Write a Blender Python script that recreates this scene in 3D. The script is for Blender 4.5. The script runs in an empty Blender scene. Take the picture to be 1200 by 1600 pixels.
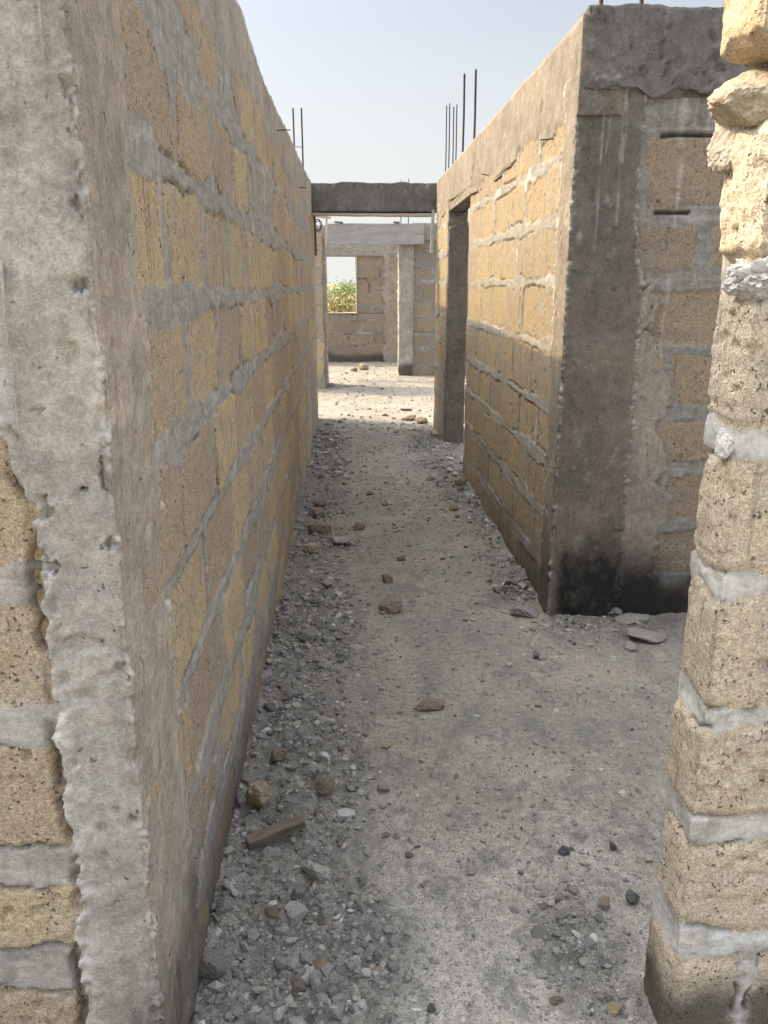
import bpy, math, random
import numpy as np

random.seed(7)
RNG = np.random.default_rng(11)
SC = bpy.context.scene
COL = SC.collection

# ------------------------------------------------------------------ noise
def _h(ix, iy, iz, seed):
    h = (ix.astype(np.uint32) * np.uint32(73856093)) ^ (iy.astype(np.uint32) * np.uint32(19349663)) \
        ^ (iz.astype(np.uint32) * np.uint32(83492791)) ^ np.uint32((seed * 2654435761) & 0xffffffff)
    h ^= h >> np.uint32(13); h = h * np.uint32(1274126177); h ^= h >> np.uint32(16)
    h = h * np.uint32(2246822519); h ^= h >> np.uint32(15)
    return h.astype(np.float64) / 4294967295.0

def vn(P, s, seed=0):
    """value noise in [-1,1]; s is a scalar or a triple of frequencies"""
    Q = P * np.asarray(s, float) + 1000.0
    I = np.floor(Q).astype(np.int64); F = Q - I
    F = F * F * F * (F * (F * 6 - 15) + 10)
    x, y, z = I[:, 0], I[:, 1], I[:, 2]
    fx, fy, fz = F[:, 0], F[:, 1], F[:, 2]
    def L(a, b, t): return a + (b - a) * t
    r = L(L(L(_h(x, y, z, seed), _h(x + 1, y, z, seed), fx), L(_h(x, y + 1, z, seed), _h(x + 1, y + 1, z, seed), fx), fy),
          L(L(_h(x, y, z + 1, seed), _h(x + 1, y, z + 1, seed), fx), L(_h(x, y + 1, z + 1, seed), _h(x + 1, y + 1, z + 1, seed), fx), fy), fz)
    return r * 2 - 1

def fbm(P, s, o=3, seed=0, g=.5):
    s = np.asarray(s, float); t = 0; a = 1; n = 0
    for k in range(o):
        t = t + a * vn(P, s * (2.03 ** k), seed + 17 * k); n += a; a *= g
    return t / n

def ss(a, b, x):
    t = np.clip((x - a) / (b - a), 0, 1)
    return t * t * (3 - 2 * t)

def h1(i, seed):
    i = np.asarray(i).astype(np.int64)
    return _h(i, i * 0 + 3, i * 0 + 5, seed)

# ------------------------------------------------------------------ mesh helpers
def make_mesh(name, V, loops, starts, totals, attrs=None, smooth=True, flat_from=None):
    me = bpy.data.meshes.new(name)
    me.vertices.add(len(V)); me.vertices.foreach_set('co', np.asarray(V, np.float32).ravel())
    me.loops.add(len(loops)); me.loops.foreach_set('vertex_index', np.asarray(loops, np.int32))
    me.polygons.add(len(starts))
    me.polygons.foreach_set('loop_start', np.asarray(starts, np.int32))
    me.polygons.foreach_set('loop_total', np.asarray(totals, np.int32))
    sm = np.full(len(starts), smooth, bool)
    if flat_from is not None: sm[flat_from:] = False
    me.polygons.foreach_set('use_smooth', sm)
    for k, a in (attrs or {}).items():
        at = me.attributes.new(k, 'FLOAT', 'POINT')
        at.data.foreach_set('value', np.broadcast_to(np.asarray(a, np.float32), (len(V),)).copy())
    me.update(calc_edges=True); me.validate()
    return me

def quads_mesh(name, V, Q, attrs=None, smooth=True):
    Q = np.asarray(Q, np.int32)
    return make_mesh(name, V, Q.ravel(), np.arange(len(Q)) * Q.shape[1], np.full(len(Q), Q.shape[1]), attrs, smooth)

def link(name, me, mat=None, parent=None, loc=None):
    o = bpy.data.objects.new(name, me); COL.objects.link(o)
    if mat: 
        if not me.materials: me.materials.append(mat)
    if loc is not None: o.location = loc
    if parent: o.parent = parent
    return o

def tag(o, label=None, cat=None, group=None, kind=None):
    if label: o['label'] = label
    if cat: o['category'] = cat
    if group: o['group'] = group
    if kind: o['kind'] = kind
    return o

def thing(name, label, cat, loc=(0, 0, 0), group=None, kind='thing'):
    o = bpy.data.objects.new(name, None); COL.objects.link(o); o.location = loc; o.empty_display_size = .2
    return tag(o, label, cat, group, kind)

def geo(a, b, k=.004, lo=.005):
    r = [a]; x = a
    while x < b - 1e-6:
        x = min(b, x + max(lo, k * abs(x))); r.append(x)
    if len(r) > 2 and r[-1] - r[-2] < .4 * (r[-2] - r[-3]): r.pop(-2)
    return np.array(r)

def lin(a, b, d):
    return np.linspace(a, b, max(2, int(round(abs(b - a) / d)) + 1))

class Wrap:
    """a box wrapped by one dense skin: front (-Y), right (+X), back (+Y), left (-X), rows in z"""
    def __init__(s, x0, x1, y0, y1, zs, front=None, right=None, back=None, left=None):
        s.b = (x0, x1, y0, y1); c = .12
        xf = lin(x0, x1, c) if front is None else front
        yr = lin(y0, y1, c) if right is None else right
        xb = lin(x0, x1, c) if back is None else back
        yl = lin(y0, y1, c) if left is None else left
        ring = []
        for i, x in enumerate(xf[:-1]): ring.append((x, y0, 0, -1, 0, x, min(x - x0, x1 - x)))
        for i, y in enumerate(yr[:-1]): ring.append((x1, y, 1, 0, 1, y, min(y - y0, y1 - y)))
        for i, x in enumerate(xb[::-1][:-1]): ring.append((x, y1, 0, 1, 2, x, min(x - x0, x1 - x)))
        for i, y in enumerate(yl[::-1][:-1]): ring.append((x0, y, -1, 0, 3, y, min(y - y0, y1 - y)))
        R = np.array(ring, float); n = len(R)
        for i in range(n):                                        # bend the normals round the vertical arrises
            x, y, f, e = R[i, 0], R[i, 1], int(R[i, 4]), R[i, 6]
            wd_ = (x1 - x0) if f in (0, 2) else (y1 - y0); rr = min(.026, .3 * wd_)
            if e < rr:
                a = 1 - e / rr
                if f in (0, 2): R[i, 2] += a * (-1 if x - x0 < x1 - x else 1)
                else: R[i, 3] += a * (-1 if y - y0 < y1 - y else 1)
                R[i, 2:4] /= np.hypot(R[i, 2], R[i, 3])
        c0 = [0, len(xf) - 1, len(xf) + len(yr) - 2, len(xf) + len(yr) + len(xb) - 3]
        q = .70710678
        for i, (a, b) in zip(c0, ((-q, -q), (q, -q), (q, q), (-q, q))): R[i, 2:4] = (a, b)
        zs = np.asarray(zs, float); m = len(zs)
        s.n, s.m = n, m
        T = np.tile(R, (m, 1)); z = np.repeat(zs, n)
        s.P = np.column_stack([T[:, 0], T[:, 1], z]); s.N = np.column_stack([T[:, 2], T[:, 3], z * 0])
        s.f = T[:, 4].astype(int); s.u = T[:, 5]; s.e = T[:, 6]; s.z = z; s.z0, s.z1 = zs[0], zs[-1]
        s.corner = np.zeros(n * m, bool)
        for i in c0: s.corner[i::n] = True
    def build(s, name, V, mat, parent, attrs=None):
        n, m = s.n, s.m
        i = np.arange(n); j = (i + 1) % n
        Q = np.concatenate([np.column_stack([i + k * n, j + k * n, j + (k + 1) * n, i + (k + 1) * n]) for k in range(m - 1)])
        loops = np.concatenate([Q.ravel(), np.arange(n)[::-1], np.arange(n) + (m - 1) * n])
        starts = np.concatenate([np.arange(len(Q)) * 4, [len(Q) * 4, len(Q) * 4 + n]])
        totals = np.concatenate([np.full(len(Q), 4), [n, n]])
        off = np.array(parent.location) if parent else np.zeros(3)
        me = make_mesh(name, V - off, loops, starts, totals, attrs, True, len(Q))
        return link(name, me, mat, parent)

# ------------------------------------------------------------------ materials
class NT:
    def __init__(s, name):
        s.mat = bpy.data.materials.new(name); s.mat.use_nodes = True
        s.t = s.mat.node_tree; s.bsdf = s.t.nodes['Principled BSDF']; s.bsdf.inputs['Specular IOR Level'].default_value = .15
        s.bsdf.inputs['Roughness'].default_value = .95
    def put(s, sock, v):
        if hasattr(v, 'is_linked') or isinstance(v, bpy.types.NodeSocket): s.t.links.new(v, sock)
        else:
            if isinstance(v, tuple) and len(v) == 3 and sock.type == 'RGBA': v = v + (1,)
            sock.default_value = v
    def node(s, ty, ins=None, **kw):
        n = s.t.nodes.new(ty)
        for k, v in kw.items(): setattr(n, k, v)
        for k, v in (ins or {}).items(): s.put(n.inputs[k], v)
        return n
    def attr(s, a): return s.node('ShaderNodeAttribute', attribute_name=a).outputs['Fac']
    def pos(s): return s.node('ShaderNodeNewGeometry').outputs['Position']
    def objc(s): return s.node('ShaderNodeTexCoord').outputs['Object']
    def scale(s, v, sc): return s.node('ShaderNodeVectorMath', {0: v, 1: sc}, operation='MULTIPLY').outputs[0]
    def noise(s, v, sc, d=3, r=.55): return s.node('ShaderNodeTexNoise', {'Vector': v, 'Scale': sc, 'Detail': d, 'Roughness': r}).outputs['Fac']
    def warp(s, v, sc, amt):
        nz = s.node('ShaderNodeTexNoise', {'Vector': v, 'Scale': sc, 'Detail': 2.}).outputs['Color']
        off = s.node('ShaderNodeVectorMath', {0: nz, 1: (.5, .5, .5)}, operation='SUBTRACT').outputs[0]
        return s.node('ShaderNodeVectorMath', {0: v, 1: s.scale(off, (amt, amt, amt))}, operation='ADD').outputs[0]
    def voro(s, v, sc, out='Distance', feature='F1'): return s.node('ShaderNodeTexVoronoi', {'Vector': v, 'Scale': sc}, feature=feature).outputs[out]
    def m(s, op, a, b=0., c=0.):
        n = s.node('ShaderNodeMath', operation=op)
        s.put(n.inputs[0], a); s.put(n.inputs[1], b)
        if op == 'MULTIPLY_ADD': s.put(n.inputs[2], c)
        return n.outputs[0]
    def rng(s, v, a, b, c=0., d=1., smooth=True):
        n = s.node('ShaderNodeMapRange', {'Value': v, 'From Min': a, 'From Max': b, 'To Min': c, 'To Max': d})
        n.interpolation_type = 'SMOOTHSTEP' if smooth else 'LINEAR'
        return n.outputs[0]
    def mix(s, f, a, b, blend='MIX'):
        n = s.node('ShaderNodeMix', data_type='RGBA', blend_type=blend)
        s.put(n.inputs[0], f); s.put(n.inputs[6], a); s.put(n.inputs[7], b)
        return n.outputs[2]
    def grey(s, v):
        n = s.node('ShaderNodeCombineColor'); 
        for k in range(3): s.put(n.inputs[k], v)
        return n.outputs[0]
    def mul(s, c, v): return s.mix(1., c, s.grey(v), 'MULTIPLY')
    def bump(s, h, strength=.5, dist=.003, prev=None):
        n = s.node('ShaderNodeBump', {'Height': h, 'Strength': strength, 'Distance': dist})
        if prev is not None: s.put(n.inputs['Normal'], prev)
        return n.outputs[0]
    def done(s, col, normal=None, rough=None):
        s.put(s.bsdf.inputs['Base Color'], col)
        if normal is not None: s.put(s.bsdf.inputs['Normal'], normal)
        if rough is not None: s.put(s.bsdf.inputs['Roughness'], rough)
        return s.mat

def mat_blockwork(name, A, B, Cc, M, fine=330., veil=.3):
    n = NT(name); p = n.pos()
    blk, tone, white, dark = n.attr('blk'), n.attr('tone'), n.attr('white'), n.attr('dark')
    mid = n.noise(p, 14., 5, .62); fi = n.noise(p, fine, 2, .6); med = n.noise(p, 70., 4, .65)
    streak = n.noise(n.scale(p, (45., 45., 3.5)), 1., 4, .6)
    mask = n.rng(n.m('MULTIPLY_ADD', n.m('SUBTRACT', n.m('MULTIPLY_ADD', n.noise(p, 24., 4, .65), .6, n.m('MULTIPLY', med, .6)), .6), 1.5, blk), .36, .64)
    c = n.mix(tone, A, B)
    c = n.mix(n.rng(mid, .45, .72), c, Cc)
    c = n.mix(n.rng(streak, .52, .75, 0, .55), c, Cc)
    c = n.mul(c, n.rng(fi, .3, .7, .62, 1.28, False))
    c = n.mul(c, n.rng(n.noise(p, fine * .37, 3, .7), .33, .62, .72, 1.12, False))
    holes = n.m('MULTIPLY', n.rng(n.voro(n.warp(p, 85., .022), 80.), .14, .30, 1, 0), n.rng(n.noise(p, 30., 2), .48, .6))
    c = n.mul(c, n.rng(holes, 0, 1, 1, .38))
    mc = n.mul(n.mix(n.rng(streak, .4, .7), M, tuple(v * .84 for v in M)), n.rng(n.noise(p, 38., 5, .7), .3, .7, .74, 1.2, False))
    mc = n.mul(mc, n.rng(fi, .3, .7, .80, 1.18, False)); mc = n.mul(mc, n.rng(n.noise(p, 120., 4, .7), .34, .66, .85, 1.13, False))
    trow = n.noise(n.scale(p, (9., 9., 42.)), 1., 5, .7)
    mc = n.mul(mc, n.rng(trow, .34, .66, .78, 1.2, False))
    # thin cement slurry wiped over the blocks, and dark weathering scratches running down
    sl = n.m('MULTIPLY', n.rng(n.noise(n.scale(p, (1., 1., .8)), 4.2, 6, .66), .46, .64), veil)
    c = n.mix(sl, c, mc)
    scr = n.noise(n.scale(p, (48., 48., 3.2)), 1., 4, .62)
    c = n.mul(c, n.rng(n.m('MULTIPLY', n.rng(scr, .57, .64), n.rng(n.noise(p, 5., 4), .44, .60)), 0, 1, 1, 1 - veil))
    c = n.mix(mask, mc, c)
    c = n.mix(n.m('MULTIPLY', white, n.rng(med, .35, .6, .4, 1.)), c, (.66, .65, .62))
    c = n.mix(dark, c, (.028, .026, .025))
    hb = n.m('MULTIPLY_ADD', holes, -2.2, n.m('ADD', n.m('MULTIPLY', fi, .8), n.m('MULTIPLY', med, 1.2)))
    hb = n.m('MULTIPLY_ADD', mask, n.m('SUBTRACT', hb, 1.), n.m('MULTIPLY', n.noise(p, 60., 5, .65), 1.))
    return n.done(c, n.bump(hb, .9, .0035))

def mat_concrete(name, base, dk, warm, mottling=1.):
    n = NT(name); p = n.pos()
    tone, white, dark, wm = n.attr('tone'), n.attr('white'), n.attr('dark'), n.attr('warm')
    big = n.noise(p, 5., 5, .62); med = n.noise(p, 28., 5, .68); fi = n.noise(p, 240., 3, .65)
    streak = n.noise(n.scale(p, (60., 60., 6.)), 1., 6, .68)
    c = n.mix(tone, base, dk)
    c = n.mix(wm, c, warm)
    c = n.mul(c, n.rng(big, .3, .7, 1 - .26 * mottling, 1 + .2 * mottling, False))
    c = n.mul(c, n.rng(med, .32, .68, .8, 1.16, False))
    c = n.mul(c, n.rng(n.m('MULTIPLY_ADD', n.m('SUBTRACT', streak, .5), n.m('MULTIPLY_ADD', wm, .25, .32), .5), .33, .67, .78, 1.18, False))
    c = n.mul(c, n.rng(fi, .3, .7, .80, 1.18, False))
    gr = n.noise(p, 105., 4, .72); c = n.mul(c, n.rng(gr, .34, .66, .84, 1.13, False))
    holes = n.m('MULTIPLY', n.rng(n.voro(n.warp(p, 60., .034), 46.), .08, .2, 1, 0), n.rng(n.noise(p, 17., 3), .54, .62))
    c = n.mul(c, n.rng(holes, 0, 1, 1, .45))
    wire = n.noise(n.scale(p, (30., 30., 22.)), 1., 6, .75)
    c = n.mul(c, n.rng(n.m('ABSOLUTE', n.m('SUBTRACT', wire, .5)), 0., .02, .86, 1.))
    scr = n.noise(n.scale(p, (42., 42., 3.)), 1., 4, .62)
    c = n.mul(c, n.rng(n.m('MULTIPLY', wm, n.m('MULTIPLY', n.rng(scr, .56, .64), n.rng(n.noise(p, 5., 4), .46, .62))), 0, 1, 1, .45))
    c = n.mix(n.m('MULTIPLY', white, n.rng(med, .3, .55, .5, 1.)), c, (.70, .69, .66))
    c = n.mix(dark, c, (.022, .021, .021))
    h = n.m('MULTIPLY_ADD', holes, -2.5, n.m('ADD', n.m('MULTIPLY_ADD', gr, 1.1, n.m('MULTIPLY', fi, .6)), n.m('ADD', n.m('MULTIPLY', med, 1.5), n.m('MULTIPLY', wire, .9))))
    return n.done(c, n.bump(h, .75, .0038))

def mat_stone(name, a, b, spots=.5):
    n = NT(name); p = n.objc()
    rnd = n.node('ShaderNodeObjectInfo').outputs['Random']
    q = n.node('ShaderNodeVectorMath', {0: p, 1: n.node('ShaderNodeCombineXYZ', {0: n.m('MULTIPLY', rnd, 37.), 1: n.m('MULTIPLY', rnd, 11.), 2: rnd}).outputs[0]}, operation='ADD').outputs[0]
    med = n.noise(q, 45., 5, .7); fi = n.noise(q, 260., 3, .65)
    c = n.mix(n.rng(med, .35, .65), a, b)
    c = n.mul(c, n.rng(rnd, 0, 1, .78, 1.2, False))
    c = n.mul(c, n.rng(fi, .3, .7, 1 - spots * .5, 1 + spots * .5, False))
    c = n.mix(n.rng(n.noise(q, 18., 3), .5, .7, 0, .6), c, (.34, .30, .24))
    return n.done(c, n.bump(n.m('ADD', med, n.m('MULTIPLY', fi, .5)), .8, .003))

def mat_ground():
    n = NT('dusty_ground'); p = n.pos()
    rub = n.attr('rub')
    big = n.noise(p, 1.7, 4, .6); b2 = n.noise(n.scale(p, (1.6, 1., 1.)), 5.0, 8, .74); med = n.noise(p, 38., 5, .68); fi = n.noise(p, 330., 3, .7)
    c = n.mix(n.rng(big, .38, .62), (.36, .318, .245), (.285, .262, .215))
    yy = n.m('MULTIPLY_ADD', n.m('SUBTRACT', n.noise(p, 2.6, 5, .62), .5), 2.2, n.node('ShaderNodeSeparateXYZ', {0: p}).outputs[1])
    c = n.mix(n.rng(yy, 2.5, 1.5, 0, .8), c, (.50, .465, .395))          # paler and greyer towards the front, with a noisy edge
    c = n.mix(n.rng(b2, .47, .62, 0, .85), c, (.205, .20, .182))
    c = n.mix(n.rng(n.noise(p, 9., 5, .6), .58, .7, 0, .6), c, (.45, .41, .33))
    c = n.mix(n.m('MULTIPLY', rub, .8), c, n.mix(n.rng(n.noise(p, 14., 5, .7), .4, .62), (.105, .10, .092), (.25, .238, .212)))
    c = n.mul(c, n.rng(med, .32, .68, .76, 1.2, False))
    c = n.mul(c, n.rng(fi, .32, .68, .66, 1.26, False))
    v = n.node('ShaderNodeTexVoronoi', {'Vector': p, 'Scale': 120.})
    g = n.node('ShaderNodeSeparateColor', {0: v.outputs['Color']})
    v2 = n.node('ShaderNodeTexVoronoi', {'Vector': p, 'Scale': 235.}); g2 = n.node('ShaderNodeSeparateColor', {0: v2.outputs['Color']})
    gs = n.m('MULTIPLY', n.rng(v2.outputs['Distance'], .25, .5, 1, 0), n.rng(g2.outputs[0], .35, .45))
    c = n.mix(n.m('MULTIPLY', gs, .45), c, n.mix(g2.outputs[1], (.16, .155, .14), (.50, .475, .41)))
    grain = n.m('MULTIPLY', n.rng(v.outputs['Distance'], .2, .42, 1, 0), n.rng(g.outputs[0], .52, .6))
    gc = n.mix(g.outputs[1], (.2, .19, .175), (.5, .46, .39))
    c = n.mix(n.m('MULTIPLY', grain, .8), c, gc)
    far = n.rng(n.node('ShaderNodeSeparateXYZ', {0: p}).outputs[1], 17.5, 24.)
    scrub = n.mix(n.rng(n.noise(p, .35, 5), .4, .62), (.42, .35, .2), (.24, .24, .11))
    c = n.mix(far, c, scrub)
    h = n.m('ADD', n.m('MULTIPLY_ADD', gs, .9, n.m('MULTIPLY', grain, 1.5)), n.m('ADD', n.m('MULTIPLY', fi, .9), n.m('MULTIPLY', med, 1.8)))
    return n.done(c, n.bump(h, .85, .004))

def mat_gravel():
    n = NT('gravel_chips'); p = n.pos(); t = n.attr('tone')
    r = n.node('ShaderNodeValToRGB', {0: t}); cr = r.color_ramp
    cr.elements[0].color = (.10, .098, .095, 1); cr.elements[1].color = (.60, .575, .53, 1)
    for x, c in ((.2, (.18, .172, .158, 1)), (.5, (.255, .242, .215, 1)), (.72, (.32, .298, .255, 1)), (.88, (.43, .415, .38, 1))):
        e = cr.elements.new(x); e.color = c
    c = n.mul(r.outputs[0], n.rng(n.noise(p, 260., 3, .7), .3, .7, .7, 1.25, False))
    return n.done(c, n.bump(n.noise(p, 200., 3, .7), .6, .003))

def mat_simple(name, a, b, sc=(20., 20., 20.), rough=.9, metal=0., bump=.4, dist=.002):
    n = NT(name); p = n.objc()
    f = n.noise(n.scale(p, sc), 1., 5, .65)
    c = n.mix(n.rng(f, .35, .65), a, b)
    n.bsdf.inputs['Metallic'].default_value = metal
    return n.done(c, n.bump(f, bump, dist), rough)

def mat_leaf(name, a, b, sc=3.):
    n = NT(name); p = n.pos()
    f = n.noise(p, sc, 3, .6); r = n.attr('tone')
    c = n.mix(r, a, b); c = n.mul(c, n.rng(f, .3, .7, .6, 1.3))
    n.bsdf.inputs['Roughness'].default_value = .7
    return n.done(c)

M_BLOCK = mat_blockwork('sandcrete_blockwork', (.555, .43, .255), (.385, .305, .225), (.40, .34, .265), (.335, .32, .282), veil=.33)
M_BLOCKL = mat_blockwork('brown_sandcrete_blockwork', (.50, .405, .27), (.42, .34, .245), (.43, .37, .29), (.37, .345, .305), fine=300., veil=.25)
M_BLOCKD = mat_blockwork('weathered_sandcrete_blockwork', (.38, .30, .20), (.30, .245, .18), (.28, .245, .20), (.275, .262, .235), veil=.36)
M_BLOCKR = mat_blockwork('golden_sandcrete_blockwork', (.345, .26, .145), (.285, .222, .145), (.25, .212, .155), (.262, .24, .195), veil=.30)
M_BLOCKN = mat_blockwork('pale_sandcrete_blockwork', (.59, .50, .37), (.53, .44, .32), (.51, .44, .345), (.455, .43, .38), fine=300., veil=.25)
M_CONC = mat_concrete('cast_concrete', (.43, .405, .355), (.165, .15, .13), (.40, .34, .27))
M_CONCR = mat_concrete('beige_cast_concrete', (.235, .20, .15), (.17, .153, .132), (.27, .222, .17), .9)
M_CONCD = mat_concrete('dark_cast_concrete', (.20, .19, .175), (.10, .095, .09), (.2, .17, .14), .9)
M_MORT = mat_concrete('mortar_lump', (.47, .46, .43), (.30, .28, .25), (.44, .36, .25))
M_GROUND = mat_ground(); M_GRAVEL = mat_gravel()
M_STEEL = mat_simple('rusty_rebar', (.06, .045, .04), (.12, .07, .05), (60., 60., 60.), .7, .35)
M_STEELB = mat_simple('bluish_rebar', (.10, .10, .13), (.15, .13, .16), (60., 60., 60.), .6, .4)
M_TIMBER = mat_simple('weathered_timber', (.20, .155, .118), (.105, .082, .064), (8., 60., 60.), .85)
M_TIMBERG = mat_simple('grey_shutter_board', (.37, .36, .34), (.29, .28, .265), (4., 30., 18.), .8)
M_TIMBERP = mat_simple('pale_plank', (.55, .49, .41), (.42, .37, .31), (5., 40., 40.), .8)
M_PIPE = mat_simple('pale_pipe', (.55, .56, .58), (.45, .46, .47), (10., 10., 10.), .5)
M_S = dict(
    grey=mat_stone('grey_rubble_stone', (.27, .255, .23), (.19, .18, .165)),
    pale=mat_stone('pale_rubble_stone', (.42, .40, .36), (.32, .30, .265)),
    tan=mat_stone('tan_block_fragment', (.36, .285, .18), (.29, .23, .16)),
    brown=mat_stone('brown_block_fragment', (.21, .165, .12), (.16, .127, .10)),
    white=mat_stone('white_chip', (.62, .60, .57), (.52, .50, .47), .25),
    dark=mat_stone('dark_clinker', (.085, .085, .09), (.14, .14, .145)))

# ------------------------------------------------------------------ block wall skin
def block_skin(w, uz_joints, L=.46, seed=1, bed=.02, head=.011, offs=None, rough=1., smear=.05, drips=(), dark=None, corner_r=.012, feather=.006, crack=1.):
    """displaces a Wrap into coursed blocks and mortar; returns V, attrs"""
    P, N, z = w.P, w.N, w.z
    J = np.asarray(uz_joints, float)
    u = w.u + w.f * 3.37
    wu = u + .010 * fbm(P, 5., 2, seed + 1); wz = z + .012 * fbm(P, (3., 3., 5.), 2, seed + 2)
    row = np.clip(np.searchsorted(J, wz) - 1, 0, len(J) - 2)
    lo, hi = J[row], J[row + 1]
    sh = np.where(row % 2 == 0, 0., .5) * L + (h1(row + 50 * w.f, seed) - .5) * .12 + (0 if offs is None else offs)
    us = wu + sh; idx = np.floor(us / L); fu = us - idx * L
    bid = (row * 977 + idx * 31 + w.f * 7919).astype(np.int64)
    r1, r2, r3 = h1(bid, seed), h1(bid, seed + 5), h1(bid, seed + 9)
    n1 = fbm(P, (2.2, 2.2, 2.8), 3, seed + 3); n2 = fbm(P, (7., 7., 9.), 3, seed + 4)
    jb = bed * (1 + .55 * n2); jh = head * (1 + .5 * n2)
    dz = np.minimum(wz - lo - jb, hi - wz - jb * .8); du = np.minimum(fu - jh, L - fu - jh)
    R = .02
    d = R - np.sqrt(np.maximum(R - dz, 0) ** 2 + np.maximum(R - du, 0) ** 2) 
    d = np.where((dz > R) & (du > R), np.minimum(dz, du), d)
    d = d + .004 * fbm(P, 40., 2, seed + 6)
    d2 = d - np.clip(n1 + .12, 0, 1) * smear * (1 + .6 * n2) 
    b = ss(-feather, feather, d2)
    tone = np.clip(r1 * 1.1 + .25 * n1 - .05, 0, 1)
    pit = ss(.42, .62, vn(P, 48., seed + 7)) * ss(-.1, .4, n2) 
    hb = (r2 - .5) * .011 + (r3 - .5) * .02 * (fu / L - .5) + rough * (.0026 * fbm(P, 26., 3, seed + 8, .6) - .0055 * pit)
    hm = .0015 + .003 * fbm(P, 13., 3, seed + 10) + .002 * n1
    crk = ss(.0050, .001, np.abs(d2)) * ss(-.05, .3, fbm(P, (5., 5., 3.), 3, seed + 11))
    h = hm + (hb - hm) * b - .012 * crk * crack
    white = np.clip(.35 * ss(.25, .6, n2) * (1 - b), 0, 1)
    for (du0, z0, z1, wd, ht, wt) in drips:
        cen = du0 + .006 * vn(P * 0 + np.column_stack([z, z, z]), 9., 77)
        mk = np.exp(-((w.u - cen) / (wd * (.6 + .8 * ss(z0, z1, z)))) ** 2) * ss(z0 - .005, z0 + .01, z) * ss(z1 + .06, z1 - .02, z) * (w.f == 0 if ht > 0 else w.f == 1)
        h = h + abs(ht) * mk; white = np.maximum(white, wt * mk)
    dk = np.zeros(len(P)) if dark is None else dark(P, w)
    dk = np.maximum(dk, .6 * crk * crack)  # cracks darkened: some dirt, plus the shade of their depth put into the colour
    e = np.where(w.corner, 0, w.e)
    h = h - corner_r * .35 * (1 - np.clip(e / corner_r, 0, 1)) ** 2
    V = P + N * h[:, None]
    return V, dict(blk=b, tone=tone, white=white, dark=dk)

def conc_skin(w, seed=1, amp=.003, tone=0., warm=0., dark=None, edge=.012, bead=0., drips=(), gouges=(), bhf=50., sparse=(-.05, .4), crumble=0.):
    P, N, z = w.P, w.N, w.z
    n1 = fbm(P, 4., 3, seed); n2 = fbm(P, 18., 3, seed + 3, .6); n3 = vn(P, 55., seed + 6)
    pit = ss(.5, .7, vn(P, 34., seed + 7)) * ss(.0, .35, fbm(P, 6., 2, seed + 8))
    n4 = fbm(P, 75., 2, seed + 14); rp = ss(-.1, .35, fbm(P, 7., 3, seed + 15))
    h = amp * (1.3 * n1 + .8 * n2 + .25 * n3 + .35 * n4 * rp) - .008 * pit
    e = np.where(w.corner, 0, w.e)
    ne = ss(.03, .0, e)
    chips = ss(.15, .55, fbm(P, (15., 15., 22.), 2, seed + 9))
    h = h - edge * ne * (.3 + .9 * chips)
    white = .3 * ss(.2, .6, n2) * ss(.1, .5, n1) + .0
    if bead:
        bl = np.abs(fbm(P, (bhf, bhf, bhf * .85), 2, seed + 12, .6)) * 1.5 * ss(sparse[0], sparse[1], fbm(P, (9., 9., 11.), 4, seed + 13, .6))
        bm = ss(.018, .004, e + .006 * n3)
        h = h + bead * bm * (bl * 2.0 - .25); white = np.maximum(white, bm * ss(.15, .45, bl) * .42)
    if crumble:
        cb = ss(.026, .002, e + .010 * n2) * ss(-.35, .15, fbm(P, (6., 6., 8.), 3, seed + 16)) * (w.f == 0)
        cn = fbm(P, 62., 4, seed + 17, .7)
        h = h + crumble * cb * (cn * 1.7 - .25); white = np.maximum(white, .3 * cb * ss(.05, .35, cn))
    for (gx, gz_, rx, rz, dep) in gouges:
        rr = np.sqrt(((P[:, 0] - gx) / rx) ** 2 + ((z - gz_) / rz) ** 2) + 1.5 * fbm(P, 55., 4, seed + int(gz_ * 1000), .7)
        gk = ss(.95, .75, rr) * (w.f == 0); h = h - dep * gk
        rim = ss(1.9, 1.2, rr) * (1 - gk) * (w.f == 0); h = h + .0012 * rim * (1 + 3 * n4)
    for (du0, z0, z1, wd, ht, face) in drips:
        cen = du0 + .006 * vn(np.column_stack([z, z, z]), 9., 77 + int(du0 * 100))
        lump = 1 + .6 * vn(np.column_stack([z, z, z]), 26., 5)
        mk = np.exp(-((w.u - cen) / wd) ** 2) * ss(z0 - .004, z0 + .006, z) * ss(z1 + .01, z1 - .03, z) * (w.f == face)
        h = h + ht * mk * lump; white = np.maximum(white, .32 * mk * ss(-.5, .3, vn(np.column_stack([z, z, z]), 17., 6)))
    dk = np.zeros(len(P)) if dark is None else dark(P, w)
    tn = tone(P, w) if callable(tone) else np.full(len(P), float(tone))
    wm = warm(P, w) if callable(warm) else np.full(len(P), float(warm))
    V = P + N * h[:, None]
    return V, dict(tone=tn, warm=wm, white=white, dark=dk)

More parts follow.
